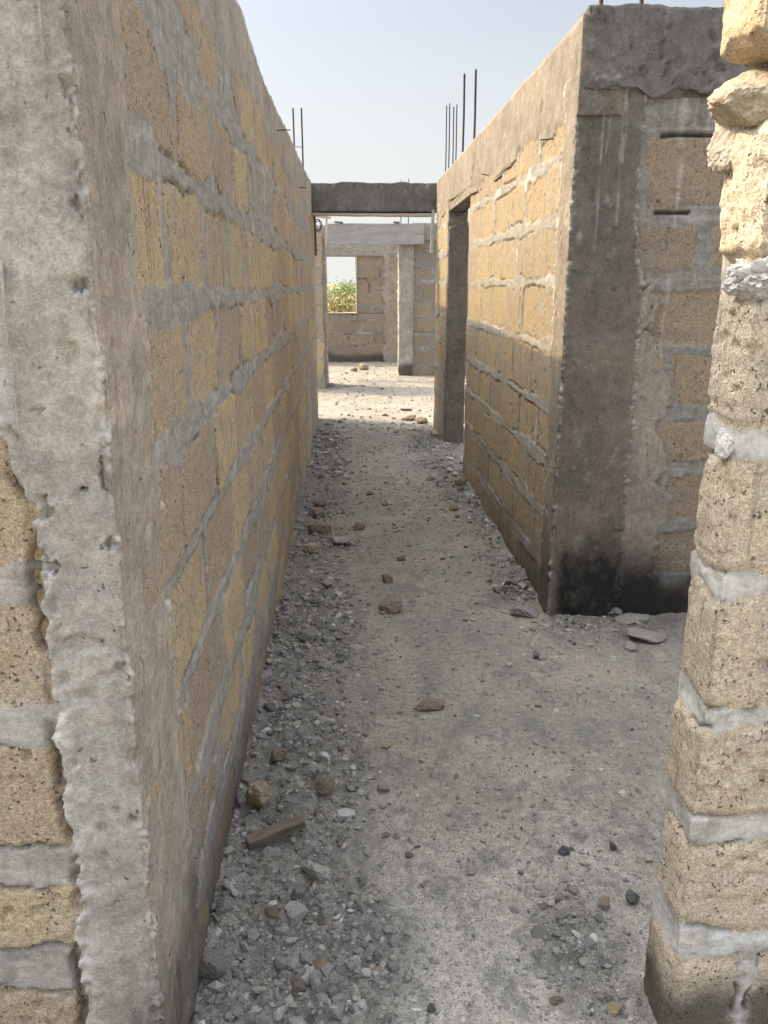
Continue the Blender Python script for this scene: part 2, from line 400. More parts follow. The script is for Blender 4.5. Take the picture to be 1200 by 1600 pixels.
def ragged(V, w, side, amp, seed, span=.08, freq=(12., 12., 14.)):
    """moves the vertices near one edge of a Wrap along the wall so the cast edge is uneven"""
    x0, x1, y0, y1 = w.b
    n = fbm(w.P * np.array([0, 0, 1.]) if side in 'xXyY' else w.P * np.array([1., 1., 0]), freq, 4, seed, .6)
    V = V.copy()
    if side == 'x': V[:, 0] += amp * n * (1 - np.clip((w.P[:, 0] - x0) / span, 0, 1))
    if side == 'X': V[:, 0] += amp * n * (1 - np.clip((x1 - w.P[:, 0]) / span, 0, 1))
    if side == 'Y': V[:, 1] += amp * n * (1 - np.clip((y1 - w.P[:, 1]) / span, 0, 1))
    if side == 'z': V[:, 2] += amp * n * (1 - np.clip((w.z - w.z0) / span, 0, 1))
    if side == 'Z': V[:, 2] += amp * n * (1 - np.clip((w.z1 - w.z) / span, 0, 1))
    return V

def rod(name, pts, r, mat, parent, seg=8, ribs=False, lumpy=0.):
    """bent bar through points"""
    pts = np.array(pts, float)
    if ribs:
        q = []
        for a, b in zip(pts[:-1], pts[1:]):
            k = max(2, int(np.linalg.norm(b - a) / .012))
            q += [a + (b - a) * t for t in np.arange(k) / k]
        pts = np.array(q + [pts[-1]])
    V, Q = [], []; n_ = len(pts)
    for i, p in enumerate(pts):
        t = pts[min(i + 1, len(pts) - 1)] - pts[max(i - 1, 0)]; t = t / np.linalg.norm(t)
        a = np.cross(t, (0, 0, 1.) if abs(t[2]) < .9 else (1., 0, 0)); a /= np.linalg.norm(a); b = np.cross(t, a)
        rr = r * ((1 + lumpy * 1.6 * math.sin(i * .9) * math.sin(i * .37 + 1)) * (1 if i < n_ - 4 else .7) if lumpy else (1.13 if ribs and i % 2 else 1.))
        for k in range(seg):
            th = 2 * math.pi * k / seg; V.append(p + rr * (math.cos(th) * a + math.sin(th) * b))
    n = len(pts)
    for i in range(n - 1):
        for k in range(seg):
            k2 = (k + 1) % seg; Q.append((i * seg + k, i * seg + k2, (i + 1) * seg + k2, (i + 1) * seg + k))
    loops = [v for q in Q for v in q] + list(range(seg))[::-1] + [(n - 1) * seg + k for k in range(seg)]
    starts = [4 * i for i in range(len(Q))] + [4 * len(Q), 4 * len(Q) + seg]
    off = np.array(parent.location) if parent else 0
    me = make_mesh(name, np.array(V) - off, loops, starts, [4] * len(Q) + [seg, seg], None, True, len(Q))
    return link(name, me, mat, parent)

def board(name, size, mat, parent=None, loc=(0, 0, 0), rot=(0, 0, 0), seed=0, bev=.003, warp=.004, cuts=9):
    """sawn board: bevelled box with slightly uneven faces"""
    sx, sy, sz = size
    ax = int(np.argmax(size))
    xs = [np.array([-s / 2, -s / 2 + bev, s / 2 - bev, s / 2]) for s in size]
    xs[ax] = np.concatenate([[-size[ax] / 2], np.linspace(-size[ax] / 2 + bev, size[ax] / 2 - bev, cuts), [size[ax] / 2]])
    V = {}; verts = []; Q = []
    nx, ny, nz = map(len, xs)
    def vid(i, j, k):
        if (i, j, k) not in V:
            p = np.array([xs[0][i], xs[1][j], xs[2][k]])
            ends = [i in (0, nx - 1), j in (0, ny - 1), k in (0, nz - 1)]
            if sum(ends) >= 2:
                for a in range(3):
                    if ends[a]: p[a] *= 1 - .6 * bev / (size[a] / 2)
            V[(i, j, k)] = len(verts); verts.append(p)
        return V[(i, j, k)]
    for k in (0, nz - 1):
        for i in range(nx - 1):
            for j in range(ny - 1):
                q = [vid(i, j, k), vid(i + 1, j, k), vid(i + 1, j + 1, k), vid(i, j + 1, k)]; Q.append(q if k else q[::-1])
    for j in (0, ny - 1):
        for i in range(nx - 1):
            for k in range(nz - 1):
                q = [vid(i, j, k), vid(i + 1, j, k), vid(i + 1, j, k + 1), vid(i, j, k + 1)]; Q.append(q[::-1] if j else q)
    for i in (0, nx - 1):
        for j in range(ny - 1):
            for k in range(nz - 1):
                q = [vid(i, j, k), vid(i, j + 1, k), vid(i, j + 1, k + 1), vid(i, j, k + 1)]; Q.append(q if i else q[::-1])
    P = np.array(verts)
    amp = min(warp, .2 * min(size))
    for a in range(3): P[:, a] += amp * fbm(P + 13.1 * seed + 5 * a, 7., 2, seed + a)
    me = quads_mesh(name, P, np.array(Q), None, False)
    o = link(name, me, mat, parent, loc); o.rotation_euler = rot
    return o

# ------------------------------------------------------------------ ground
def gheight(x, y):
    P = np.column_stack([np.ravel(x), np.ravel(y), np.zeros(np.size(x))])
    X, Yy = P[:, 0], P[:, 1]
    near = ss(20., 17., Yy) * ss(-6., -3., X) * ss(6., 4., X)
    rub = rubble(P)
    h = .012 * fbm(P, 1.6, 3, 201) + .007 * fbm(P, 7., 3, 202) + .0035 * fbm(P, 30., 3, 203, .6)
    h = h + rub * (.006 + .065 * np.abs(fbm(P, 10., 4, 204, .62)) ** 1.2 + .008 * fbm(P, 45., 3, 205, .6))
    h = h + .05 * np.exp(-np.maximum(X + .34, 0) / .09) * ss(1.0, 1.6, Yy) * ss(9., 7., Yy) * (.55 + .45 * fbm(P, 2.5, 2, 206))
    return h * near

def rubble(P):
    X, Y = P[:, 0], P[:, 1]
    n = fbm(P, 3.2, 3, 210)
    wl = .40 - .022 * np.clip(Y - 1.4, 0, 8) + .10 * n
    a = ss(.10, -.10, X + .34 - wl) * ss(9.3, 8., Y)
    b = ss(.12, -.08, .92 - X - (.16 + .10 * n + .12 * ss(5.8, 7., Y))) * ss(3.4, 3.9, Y) * ss(8.9, 8.2, Y)
    c = ss(.25, .0, np.abs(Y - 3.35 - .05 * n)) * ss(.75, .95, X)
    d = ss(.16, .0, np.abs(X - .55 + .06 * n)) * ss(1.9, 1.5, Y) * ss(1.0, 1.3, Y)
    return np.clip(np.maximum(np.maximum(a, b), np.maximum(c, d)) * (.75 + .5 * n), 0, 1)

xl = np.concatenate([[-4000, -800, -150, -40, -15, -6, -3, -1.6, -.9], lin(-.55, 1.75, .0065), [2.2, 3, 5, 10, 30, 100, 500, 4000]])
yl = np.concatenate([[-4000, -500, -80, -20, -6, -2, -.5, .3, .7], geo(1.0, 9.0, .0045, .006), lin(9.06, 17.2, .06), [18, 20, 24, 30, 45, 70, 120, 250, 700, 1800, 5000]])
GX, GY = np.meshgrid(xl, yl)
V = np.column_stack([GX.ravel(), GY.ravel(), gheight(GX, GY)])
nx, ny = len(xl), len(yl)
ii = (np.arange(ny - 1)[:, None] * nx + np.arange(nx - 1)[None]).ravel()
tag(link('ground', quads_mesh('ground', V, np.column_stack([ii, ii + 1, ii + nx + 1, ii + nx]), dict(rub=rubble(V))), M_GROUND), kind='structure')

# ------------------------------------------------------------------ left: corridor wall and the wall it returns into
JL = [-.07, .19, .44, .69, .945, 1.20, 1.455, 1.71, 1.965, 2.22, 2.6]
zs = lin(-.06, 2.2, .0075)
t = thing('block_wall', 'long shaded corridor wall of tan blocks under wide grey mortar smears, twin rebars on top', 'wall', (-.42, 1.2, 0))
w = Wrap(-.51, -.345, 1.19, 9.35, zs, right=geo(1.19, 9.35, .0042, .005), front=lin(-.51, -.345, .03))
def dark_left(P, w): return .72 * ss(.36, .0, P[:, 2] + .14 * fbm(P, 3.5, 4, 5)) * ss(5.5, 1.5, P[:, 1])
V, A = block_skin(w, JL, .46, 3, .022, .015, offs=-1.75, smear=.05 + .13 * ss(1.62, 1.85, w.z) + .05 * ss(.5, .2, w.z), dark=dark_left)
A['dark'] = np.maximum(A['dark'], 0)
V[:, 0] += .02 * np.sin((w.P[:, 1] - 1.3) / 8 * math.pi) * (w.z / 2.4) * -1
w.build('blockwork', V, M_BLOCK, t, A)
w = Wrap(-.46, -.338, 1.155, 1.425, lin(-.06, 2.3, .005), front=lin(-.46, -.338, .0034), right=lin(1.155, 1.425, .0042))
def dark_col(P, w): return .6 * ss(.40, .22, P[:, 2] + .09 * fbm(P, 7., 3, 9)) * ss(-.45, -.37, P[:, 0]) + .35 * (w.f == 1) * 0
V, A = conc_skin(w, 21, .0042, warm=lambda P, w: np.where(w.f == 1, .8, .08 + .25 * ss(.0, .5, fbm(P, 5., 3, 20))), dark=dark_col, edge=.010, bead=.006, bhf=95., crumble=.006,
                 
                 gouges=[(-.362, 1.497, .016, .008, .016), (-.352, 1.60, .010, .016, .012), (-.350, 1.74, .008, .02, .010), (-.452, 1.10, .022, .016, .03), (-.442, 1.185, .012, .02, .018),
                         (-.385, 1.215, .007, .006, .01), (-.353, 1.235, .004, .022, .012), (-.352, 1.13, .010, .010, .013), (-.356, .93, .012, .008, .012), (-.358, .66, .010, .007, .010),
                         (-.466, 1.30, .01, .022, .014), (-.41, 1.33, .005, .004, .008), (-.44, 1.30, .004, .008, .007), (-.40, .50, .005, .004, .006)])
wl = 1 - np.clip((w.P[:, 0] + .46) / .08, 0, 1)
def col_edge(z): return -.060 * ss(1.16, 1.36, z) - .028 * ss(.55, .35, z) + .010 * np.sin(z * 5) + .013 * fbm(np.column_stack([z * 0, z * 0, z]), 22., 3, 31, .55)
V[:, 0] += wl * col_edge(w.z)
A['white'] = np.maximum(A['white'], .6 * ss(.045, .0, w.P[:, 0] + .46) * (w.f == 0) * ss(.0, .35, fbm(w.P, (14., 14., 11.), 4, 37, .6)))
V[:, 1] -= .008 * ss(.03, .0, w.P[:, 0] + .46) * (w.f == 0) * np.clip(fbm(w.P, 55., 3, 38, .55) + .1, 0, 1)
V[:, 1] -= wl * .006 * np.abs(fbm(w.P, 60., 2, 35)) * (w.f == 0)
wy = np.clip((w.P[:, 1] - 1.27) / .15, 0, 1)
V[:, 1] += wy * (.045 * fbm(w.P * [0, 0, 1], 4., 5, 33, .62) + .06 * ss(.9, .2, w.z) - .005)
w.build('corner_column', V, M_CONC, t, A)
rod('mortar_drip', [(-.372, 1.150, 2.0), (-.374, 1.148, 1.84), (-.373, 1.147, 1.80), (-.377, 1.150, 1.725)], .0021, M_CONC, t, 8, True, .35)
rod('mortar_drip', [(-.458, 1.150, 1.53), (-.461, 1.147, 1.45), (-.459, 1.146, 1.38), (-.462, 1.148, 1.27)], .0019, M_CONC, t, 8, True, .35)
w = Wrap(-.52, -.3405, 1.17, 9.30, np.concatenate([lin(2.10, 2.24, .008), lin(2.26, 2.415, .02)]), right=geo(1.17, 9.3, .005, .007), front=lin(-.52, -.3405, .006))
V, A = conc_skin(w, 41, .004, warm=.55, tone=.10, edge=.006)
V -= w.N * (.010 * ss(.10, .0, w.z - w.z0 + .05 * fbm(w.P, 9., 3, 48)) * ss(-.3, .1, fbm(w.P, 3.5, 3, 49)))[:, None]; V = ragged(V, w, 'z', .012, 47, .05, (32., 32., 32.)); V = ragged(V, w, 'z', .055, 44, .07, (4., 4., 4.)); V = ragged(V, w, 'Z', .02, 45, .03, (5., 5., 5.))
V[:, 0] += .02 * np.sin((w.P[:, 1] - 1.3) / 8 * math.pi) * -1
V[:, 2] += (.02 - .06 * np.exp(-((w.P[:, 1] - 4.2) / 1.3) ** 2) + .04 * ss(7., 9., w.P[:, 1])) * ss(2.2, 2.4, w.z)
w.build('ring_beam', V, M_CONC, t, A)
for xx, yy, zt in ((-.392, 7.5, 2.915), (-.322, 7.5, 2.918)):
    xx2 = xx - .04
    rod('rebar', [(xx2, yy, 2.3), (xx2, yy, 2.6), (xx2 - .002, yy, zt)], .0065, M_STEEL, t, 8, True)
rod('tie_wire', [(-.44, 7.49, 2.61), (-.39, 7.488, 2.615), (-.355, 7.49, 2.61)], .003, M_STEEL, t, 6)
rod('protruding_wire', [(-.36, 4.7, 2.28), (-.29, 4.72, 2.285)], .003, M_STEEL, t, 6)
rod('protruding_wire', [(-.36, 6.7, 2.21), (-.30, 6.72, 2.21)], .003, M_STEEL, t, 6)

JF = [-.17, .09, .345, .565, .82, 1.065, 1.32, 1.57, 1.82, 2.06, 2.3, 2.6]
t = thing('block_wall', 'rough block wall with thick pale mortar joining the near grey corner column', 'wall', (-1.4, 1.25, 0))
w = Wrap(-2.6, -.40, 1.172, 1.34, lin(-.06, 2.2, .006), front=np.concatenate([lin(-2.6, -.9, .05), lin(-.89, -.40, .0045)]))
V, A = block_skin(w, JF, .46, 61, .034, .012, offs=.40, smear=.05, rough=1.8, feather=.013)
A['white'] = np.maximum(A['white'], .22 * (1 - A['blk']) * ss(-.2, .3, fbm(w.P, (9., 9., 20.), 4, 64, .62)))
ge = np.abs(w.P[:, 0] + .466 - col_edge(w.z)); gm = ss(.014, .004, ge) * ss(-.25, .2, fbm(w.P, (6., 6., 9.), 4, 63, .6)) * (w.f == 0)
V[:, 1] += .03 * gm; A['dark'] = np.maximum(A['dark'], .5 * gm)  # groove cut beside the column, its line of shade also put into the colour
w.build('blockwork', V, M_BLOCKL, t, A)
w = Wrap(-2.6, -.41, 1.166, 1.35, np.concatenate([lin(2.12, 2.24, .012), [2.3, 2.36, 2.41]]), front=np.concatenate([lin(-2.6, -.9, .05), lin(-.89, -.41, .006)]))
V, A = conc_skin(w, 67, .004); V = ragged(V, w, 'z', .03, 68)
w.build('ring_beam', V, M_CONC, t, A)

# ------------------------------------------------------------------ right: corridor wall with a doorway
JR = [-.08, .18, .435, .69, .945, 1.22, 1.50, 1.765, 2.02, 2.3, 2.6]
t = thing('block_wall', 'golden corridor wall with a tall doorway, its upper half lit by the sun', 'wall', (1.0, 3.5, 0))
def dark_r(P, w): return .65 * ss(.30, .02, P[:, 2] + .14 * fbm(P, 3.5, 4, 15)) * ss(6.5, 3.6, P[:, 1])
w = Wrap(.925, 1.09, 3.52, 6.42, lin(-.06, 2.25, .008), left=geo(3.52, 6.42, .003, .008), back=lin(.925, 1.09, .02))
V, A = block_skin(w, JR, .46, 81, .020, .011, smear=.03, dark=dark_r); w.build('blockwork', V, M_BLOCKR, t, A)
w = Wrap(.922, 1.11, 7.78, 8.72, lin(-.06, 2.25, .012), left=lin(7.78, 8.72, .013), front=lin(.922, 1.11, .012))
V, A = block_skin(w, JR, .46, 83, .02, .011, smear=.06); A['blk'] = np.where(w.f == 0, .1, A['blk'])
w.build('blockwork', V, M_BLOCKR, t, A)
# cast jamb facing the doorway
w = Wrap(.930, 1.115, 7.755, 7.86, lin(-.06, 2.0, .012), front=lin(.93, 1.115, .012), left=lin(7.755, 7.86, .012))
V, A = conc_skin(w, 85, .004, tone=.62, edge=.008); V = ragged(V, w, 'Z', .06, 86); w.build('door_jamb', V, M_CONCR, t, A)
w = Wrap(.916, 1.10, 3.474, 8.74, np.concatenate([lin(2.13, 2.26, .008), lin(2.28, 2.49, .02)]), left=geo(3.474, 8.74, .003, .009), front=lin(.916, 1.10, .01))
V, A = conc_skin(w, 91, .0035, edge=.006, crumble=.004, tone=lambda P, w: .6 * (w.f == 0)); V -= w.N * (.012 * ss(.10, .0, w.z - w.z0 + .05 * fbm(w.P, 9., 3, 88)) * ss(-.15, .25, fbm(w.P, 3.5, 3, 89)))[:, None]; V = ragged(V, w, 'z', .012, 87, .05, (32., 32., 32.)); V = ragged(V, w, 'z', .045, 92, .08, (5., 5., 5.)); V = ragged(V, w, 'Z', .012, 93, .03, (3., 3., 3.))
gp = (w.P[:, 1] > 6.415) & (w.P[:, 1] < 7.76); V[:, 2] = np.where(gp & (w.z < 2.22), 2.20 + .2 * (w.z - 2.13) + .006 * vn(w.P, 9., 3), V[:, 2])
w.build('ring_beam', V, M_CONCR, t, A)
w = Wrap(.913, 1.245, 3.482, 3.68, lin(-.06, 2.30, .0085), front=lin(.913, 1.245, .0085), left=lin(3.482, 3.68, .009))
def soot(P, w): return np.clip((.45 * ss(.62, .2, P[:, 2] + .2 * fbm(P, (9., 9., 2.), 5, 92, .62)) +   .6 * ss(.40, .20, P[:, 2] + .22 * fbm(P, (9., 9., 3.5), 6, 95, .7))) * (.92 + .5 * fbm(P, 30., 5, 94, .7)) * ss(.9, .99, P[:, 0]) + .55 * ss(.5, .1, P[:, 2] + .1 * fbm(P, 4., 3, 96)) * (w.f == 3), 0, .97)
def col_tone(P, w): return np.where(w.f == 0, np.clip(.62 + .5 * fbm(P, 3., 4, 97) + .4 * ss(1.3, 2.2, P[:, 2]), 0, 1), .12)
def col_warm(P, w): return np.where(w.f == 0, .45 * ss(1.3, .5, P[:, 2]) * ss(-.2, .4, fbm(P, 2.5, 3, 98)), .1)
V, A = conc_skin(w, 99, .0035, tone=col_tone, warm=col_warm, dark=soot, edge=.010, bead=.0095, bhf=85., sparse=(-.45, .2), crumble=.007,
                 drips=[(1.02, 1.62, 2.24, .004, .008, 0), (1.055, 2.0, 2.24, .003, .006, 0), (1.13, 1.72, 2.28, .006, .010, 0), (1.145, 1.95, 2.28, .004, .007, 0)])
V[:, 0] += np.clip((w.P[:, 0] - 1.03) / .2, 0, 1) * (.012 * fbm(w.P * [0, 0, 1], 16., 3, 100) - .055 * ss(1.45, 1.75, w.z))
wy = np.clip((w.P[:, 1] - 3.58) / .1, 0, 1); V[:, 1] += wy * .03 * fbm(w.P * [0, 0, 1], 9., 3, 101)
w.build('corner_column', V, M_CONCR, t, A)
for xx, yy, zt, m, r in ((.95, 7.1, 3.10, M_STEEL, .008), (1.04, 7.1, 3.13, M_STEEL, .0085), (.99, 9.0 - .35, 3.17, M_STEELB, .006), (1.02, 8.65, 3.19, M_STEELB, .006),
                         (1.06, 8.65, 3.16, M_STEELB, .006), (1.09, 8.65, 3.18, M_STEELB, .006), (1.005, 3.56, 2.64, M_STEEL, .008), (1.165, 3.56, 2.66, M_STEEL, .008)):
    rod('rebar', [(xx, yy, 2.3), (xx + .003, yy, 2.8 if zt > 2.9 else 2.5), (xx, yy, zt)], r, m, t, 8, True)
rod('protruding_wire', [(.93, 3.9, 2.12), (.86, 3.86, 2.11)], .003, M_STEEL, t, 6)
rod('protruding_wire', [(.93, 5.6, 2.17), (.87, 5.57, 2.175)], .003, M_STEEL, t, 6)

t = thing('block_wall', 'dark weathered cross wall with mortar drips behind the near broken wall end', 'wall', (2.2, 3.55, 0))
w = Wrap(1.10, 3.4, 3.505, 3.66, lin(-.06, 2.32, .008), front=np.concatenate([lin(1.10, 1.75, .0075), lin(1.80, 3.4, .06)]))
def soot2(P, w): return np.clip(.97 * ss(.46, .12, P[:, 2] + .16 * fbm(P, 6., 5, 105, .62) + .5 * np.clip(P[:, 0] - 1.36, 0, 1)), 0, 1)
V, A = block_skin(w, [-.1, .17, .44, .70, .945, 1.22, 1.51, 1.77, 2.09, 2.36, 2.7], .46, 103, .024, .012, offs=-.06, smear=.05, dark=soot2,
                  drips=[(1.352, 2.02, 2.26, .018, .006, .4), (1.31, 2.08, 2.26, .005, .007, .3), (1.405, 2.06, 2.27, .005, .008, .35), (1.46, 2.02, 2.27, .009, .008, .4), (1.475, 2.06, 2.27, .005, .008, .4), (1.36, 1.72, 1.95, .008, .005, .45), (1.35, 1.15, 1.5, .006, .005, .3)], rough=1.5, crack=.35)
gap = ss(.012, .004, np.abs(w.z - 2.075 - .005 * vn(w.P, 8., 3))) * (w.P[:, 0] > 1.27) * (w.P[:, 0] < 1.62) + ss(.01, .003, np.abs(w.z - 1.782)) * (w.P[:, 0] > 1.27) * (w.P[:, 0] < 1.42)
V -= w.N * (.03 * gap)[:, None]
A['blk'] = A['blk'] * (1 - .75 * ss(2.08, 2.10, w.z)); A['dark'] = np.maximum(A['dark'], .7 * gap)
w.build('blockwork', V, M_BLOCKD, t, A)
w = Wrap(.935, 3.4, 3.470, 3.67, np.concatenate([lin(2.235, 2.36, .007), lin(2.38, 2.522, .012)]), front=np.concatenate([lin(.935, 1.75, .008), lin(1.8, 3.4, .06)]), left=lin(3.470, 3.67, .02))
V, A = conc_skin(w, 107, .005, edge=.02, tone=.3)
low = ss(2.34, 2.25, w.z) * (w.f == 0); V[:, 1] -= low * .014 * np.clip(fbm(w.P, 38., 4, 118, .66) + .1, 0, 1)
pt = ss(.30, .45, fbm(w.P, (16., 16., 12.), 4, 119, .65)) * (w.f == 0); V[:, 1] += .014 * pt; V = ragged(V, w, 'z', .05, 108, .08, (9., 9., 9.)); V = ragged(V, w, 'Z', .015, 109, .03, (7., 7., 7.))
w.build('ring_beam', V, M_CONCD, t, A)
w = Wrap(1.20, 1.40, 3.492, 3.6, lin(-.05, 1.46, .008), front=lin(1.20, 1.40, .006))
V, A = conc_skin(w, 113, .003, tone=.68, warm=.55, dark=soot2, edge=.006)
wx = np.clip((w.P[:, 0] - 1.24) / .16, 0, 1)
V[:, 0] += wx * (.085 * fbm(w.P * [0, 0, 1], 6., 5, 115, .66) - .10 * ss(.9, 1.35, w.z) + .03 * ss(.4, .1, w.z))
V = ragged(V, w, 'Z', .10, 116, .3, (14., 14., 14.))
w.build('plaster_patch', V, M_CONC, t, A)

# ------------------------------------------------------------------ near right: broken wall end
t = thing('block_wall', 'broken wall end of pale porous blocks with bright mortar joints, rough block on top', 'wall', (.9, 1.36, 0))
JN = [-.03, .24, .505, .74, .995, 1.245, 1.51]
def near_skin(w, seed):
    P, N, z = w.P, w.N, w.z
    J = np.array([-.1] + JN[1:] + [1.765, 2.2]); HB = np.array([.02, .040, .038, .036, .032, .030, .034, .05, .03])
    wz = z + .010 * fbm(P, 6., 3, seed) + .006 * fbm(P, 22., 2, seed + 1)
    k = np.argmin(np.abs(wz[:, None] - J[None]), 1)
    dj = np.abs(wz - J[k]) - HB[k] * (.92 + 1.0 * fbm(P, (6., 6., 3.), 4, seed + 2, .6))
    vj = np.where((z < .24) & (w.f == 0), np.abs(P[:, 0] - .775 + .04 * fbm(P, 7., 3, 3)) - .020 * (1 + .8 * fbm(P, 14., 3, 4)), 1.)
    dj = np.minimum(dj, vj)
    b = ss(-.020, .018, dj + .016 * fbm(P, 36., 4, seed + 30, .66))
    row = np.searchsorted(J, z)
    r = h1(row, 7)
    big = fbm(P, 9., 3, seed + 4); mid = fbm(P, 30., 4, seed + 5, .62)
    pit = ss(.38, .62, vn(P, (42., 42., 60.), seed + 6)) * ss(-.2, .3, fbm(P, 8., 2, seed + 7))
    top = ss(1.45, 1.6, z)
    rows = ss(.05, .35, fbm(P, (4., 4., 30.), 2, seed + 9)) 
    hb = .010 * (r - .5) + (.006 + .010 * top) * big + .012 * top + (.0034 + .005 * top) * mid - (.007 + .006 * top) * pit - .0015 * rows
    hb -= .006 * ss(.02, .0, dj) * (1 + .9 * big)           # rounded arrises
    e = np.where(w.corner, 0, w.e)
    hb -= .010 * ss(.03, 0, e) * (1 + big)
    groove = ((w.f == 3) * ss(.012, .002, np.abs(P[:, 1] - 1.385 + .006 * big)))
    hb -= .003 * groove
    hm = -.005 - .004 * (w.f == 3) + .010 * fbm(P, 8., 3, seed + 8) + .003 * fbm(P, 28., 3, seed + 12) + .004 * ss(.04, 0, e) * ss(-.3, .3, fbm(P, 5., 2, seed + 20)) - .006 * ss(1.4, 1.5, z)
    crk = ss(.005, .001, np.abs(dj)) * ss(.1, .35, fbm(P, 10., 2, seed + 10))
    h = hm + (hb - hm) * b - .014 * crk
    h = h + .006 * ss(.55, .1, z) 
    wh = .7 * (1 - b) * ss(-.3, .3, fbm(P, (6., 6., 16.), 5, seed + 11, .66))
    dk = .8 * ss(.20, .08, z + .05 * fbm(P, 9., 3, seed + 13)) * b + .35 * crk  # darker base, plus crack shade painted into the colour
    return P + N * h[:, None], dict(blk=b, tone=np.clip(r * .7 + .3 * big, 0, 1), white=wh, dark=np.clip(dk, 0, 1))
w = Wrap(.635, 1.6, 1.287, 1.432, lin(-.06, 1.74, .0045), front=np.concatenate([lin(.635, 1.02, .0045), lin(1.05, 1.6, .05)]), left=lin(1.287, 1.432, .0045))
V, A = near_skin(w, 131); tp = np.clip((w.z - 1.66) / .08, 0, 1)
V[:, 2] += tp * .03 * fbm(w.P, 14., 3, 150)
w.build('blockwork', V, M_BLOCKN, t, A)

def lump(name, loc, size, seed, mat, parent, sub=5, planes=5, amp=.18, rot=(0, 0, 0), blk=True, square=.55, attrs=None, freq=1.6):
    import bmesh
    bm = bmesh.new(); bmesh.ops.create_icosphere(bm, subdivisions=sub, radius=1.)
    me = bpy.data.meshes.new(name); bm.to_mesh(me); bm.free()
    P = np.empty(len(me.vertices) * 3); me.vertices.foreach_get('co', P); P = P.reshape(-1, 3)
    P = shape_rock(P, seed, planes, amp, square, freq) * np.array(size) * .5
    me.vertices.foreach_set('co', P.astype(np.float32).ravel())
    for p in me.polygons: p.use_smooth = sub > 3
    at = dict(blk=1., tone=.3, white=0., dark=0., warm=.2); at.update(attrs or {})
    for k, a in at.items():
        q = me.attributes.new(k, 'FLOAT', 'POINT'); q.data.foreach_set('value', np.full(len(P), a, np.float32))
    me.update()
    o = link(name, me, mat, parent)
    o.location = np.array(loc) - (np.array(parent.location) if parent else 0); o.rotation_euler = rot
    return o

def shape_rock(P, seed, planes=6, amp=.2, square=.5, freq=1.6):
    rg = np.random.default_rng(seed)
    Q = np.sign(P) * np.abs(P) ** (1 - square * .8); Q /= np.abs(Q).max()
    P = P * (1 - square) + Q * square
    P = P * (1 + amp * fbm(P + seed, freq, 3, seed)[:, None])
    for _ in range(planes):
        n = rg.normal(size=3); n /= np.linalg.norm(n); d = rg.uniform(.5, .82)
        s = P @ n; P = P - np.maximum(s - d, 0)[:, None] * n * .92
    P = P * (1 + .15 * amp / .2 * fbm(P + seed, 4.5, 4, seed + 3, .6)[:, None])
    return P
w = Wrap(.592, 1.0, 1.275, 1.438, lin(1.812, 2.07, .004), front=lin(.592, 1.0, .004), left=lin(1.275, 1.438, .004))
ez = np.minimum(w.z - w.z0, w.z1 - w.z); cz = np.clip(1 - ez / .05, 0, 1) ** 2
P = w.P; b9 = fbm(P, 9., 3, 301); b30 = fbm(P, 34., 4, 302, .64); pt = ss(.36, .6, vn(P, (44., 44., 52.), 303)) * ss(-.2, .3, fbm(P, 9., 2, 304))
h = .016 * b9 + .006 * b30 - .009 * pt - .030 * cz * (1 + .8 * b9) - .012 * ss(.03, 0, np.where(w.corner, 0, w.e)) * (1 + b9)
V = P + w.N * h[:, None]
for nx_, nz_, d_ in ((-.75, -.66, -1.695 + .02), (-.9, .43, .30), (-.35, -.94, -1.945)):     # broken corners
    sd = V[:, 0] * nx_ + V[:, 2] * nz_ - d_ + .012 * b9; cut = np.maximum(sd, 0)[:, None] * np.array([nx_, 0, nz_]); V = V - cut
w.build('broken_block', V, M_BLOCK, t, dict(blk=1., tone=.25 + .3 * b9, white=0., dark=0.))
lump('mortar_lump', (.79, 1.35, 1.775), (.38, .165, .12), 28, M_MORT, t, 6, 5, .2, (0, .35, .1), square=.3, attrs=dict(warm=.8, tone=.15), freq=2.)
lump('mortar_lump', (.632, 1.36, 1.772), (.115, .13, .085), 29, M_MORT, t, 6, 4, .16, (0, -.5, .2), attrs=dict(warm=.8, tone=.2))
lump('mortar_lump', (.632, 1.40, 1.725), (.06, .08, .10), 32, M_MORT, t, 6, 4, .18, (.1, .35, .2), attrs=dict(warm=.45, tone=.35))
lump('mortar_lump', (.70, 1.305, 1.515), (.17, .05, .085), 10, M_MORT, t, 6, 2, .3, (0, -.2, 0), square=.3, attrs=dict(white=.6), freq=2.6)
lump('mortar_lump', (.653, 1.33, 1.51), (.07, .11, .07), 11, M_MORT, t, 6, 3, .3, (0, .3, 0), square=.3, attrs=dict(white=.5), freq=2.6)
lump('mortar_lump', (.643, 1.335, 1.238), (.030, .06, .055), 14, M_MORT, t, 6, 4, .2, (0, .1, 0), square=.5, attrs=dict(white=.7))

# ------------------------------------------------------------------ beam across the corridor
t = thing('concrete_beam', 'dark grey concrete beam spanning the corridor between the two long walls', 'beam', (.29, 8.86, 2.2))
w = Wrap(-.35, .925, 8.78, 8.95, np.concatenate([lin(2.20, 2.44, .02), lin(2.445, 2.48, .012)]), front=lin(-.35, .925, .012))
V, A = conc_skin(w, 161, .004, edge=.006, tone=.2); V = ragged(V, w, 'Z', .022, 162, .03, (9., 9., 9.)); w.build('beam_body', V, M_CONCD, t, A)
tag(board('shutter_board', (1.22, .15, .025), M_TIMBERP, None, (.27, 8.86, 2.178), (0, .006, 0), 4), 'thin pale shuttering plank under the dark corridor beam', 'plank', kind='thing')
tag(board('pipe_batten', (.03, .05, .42), M_PIPE, None, (.885, 8.80, 2.01), (0, .03, 0), 5), 'short grey upright batten hanging under the right end of the corridor beam', 'batten', kind='thing')
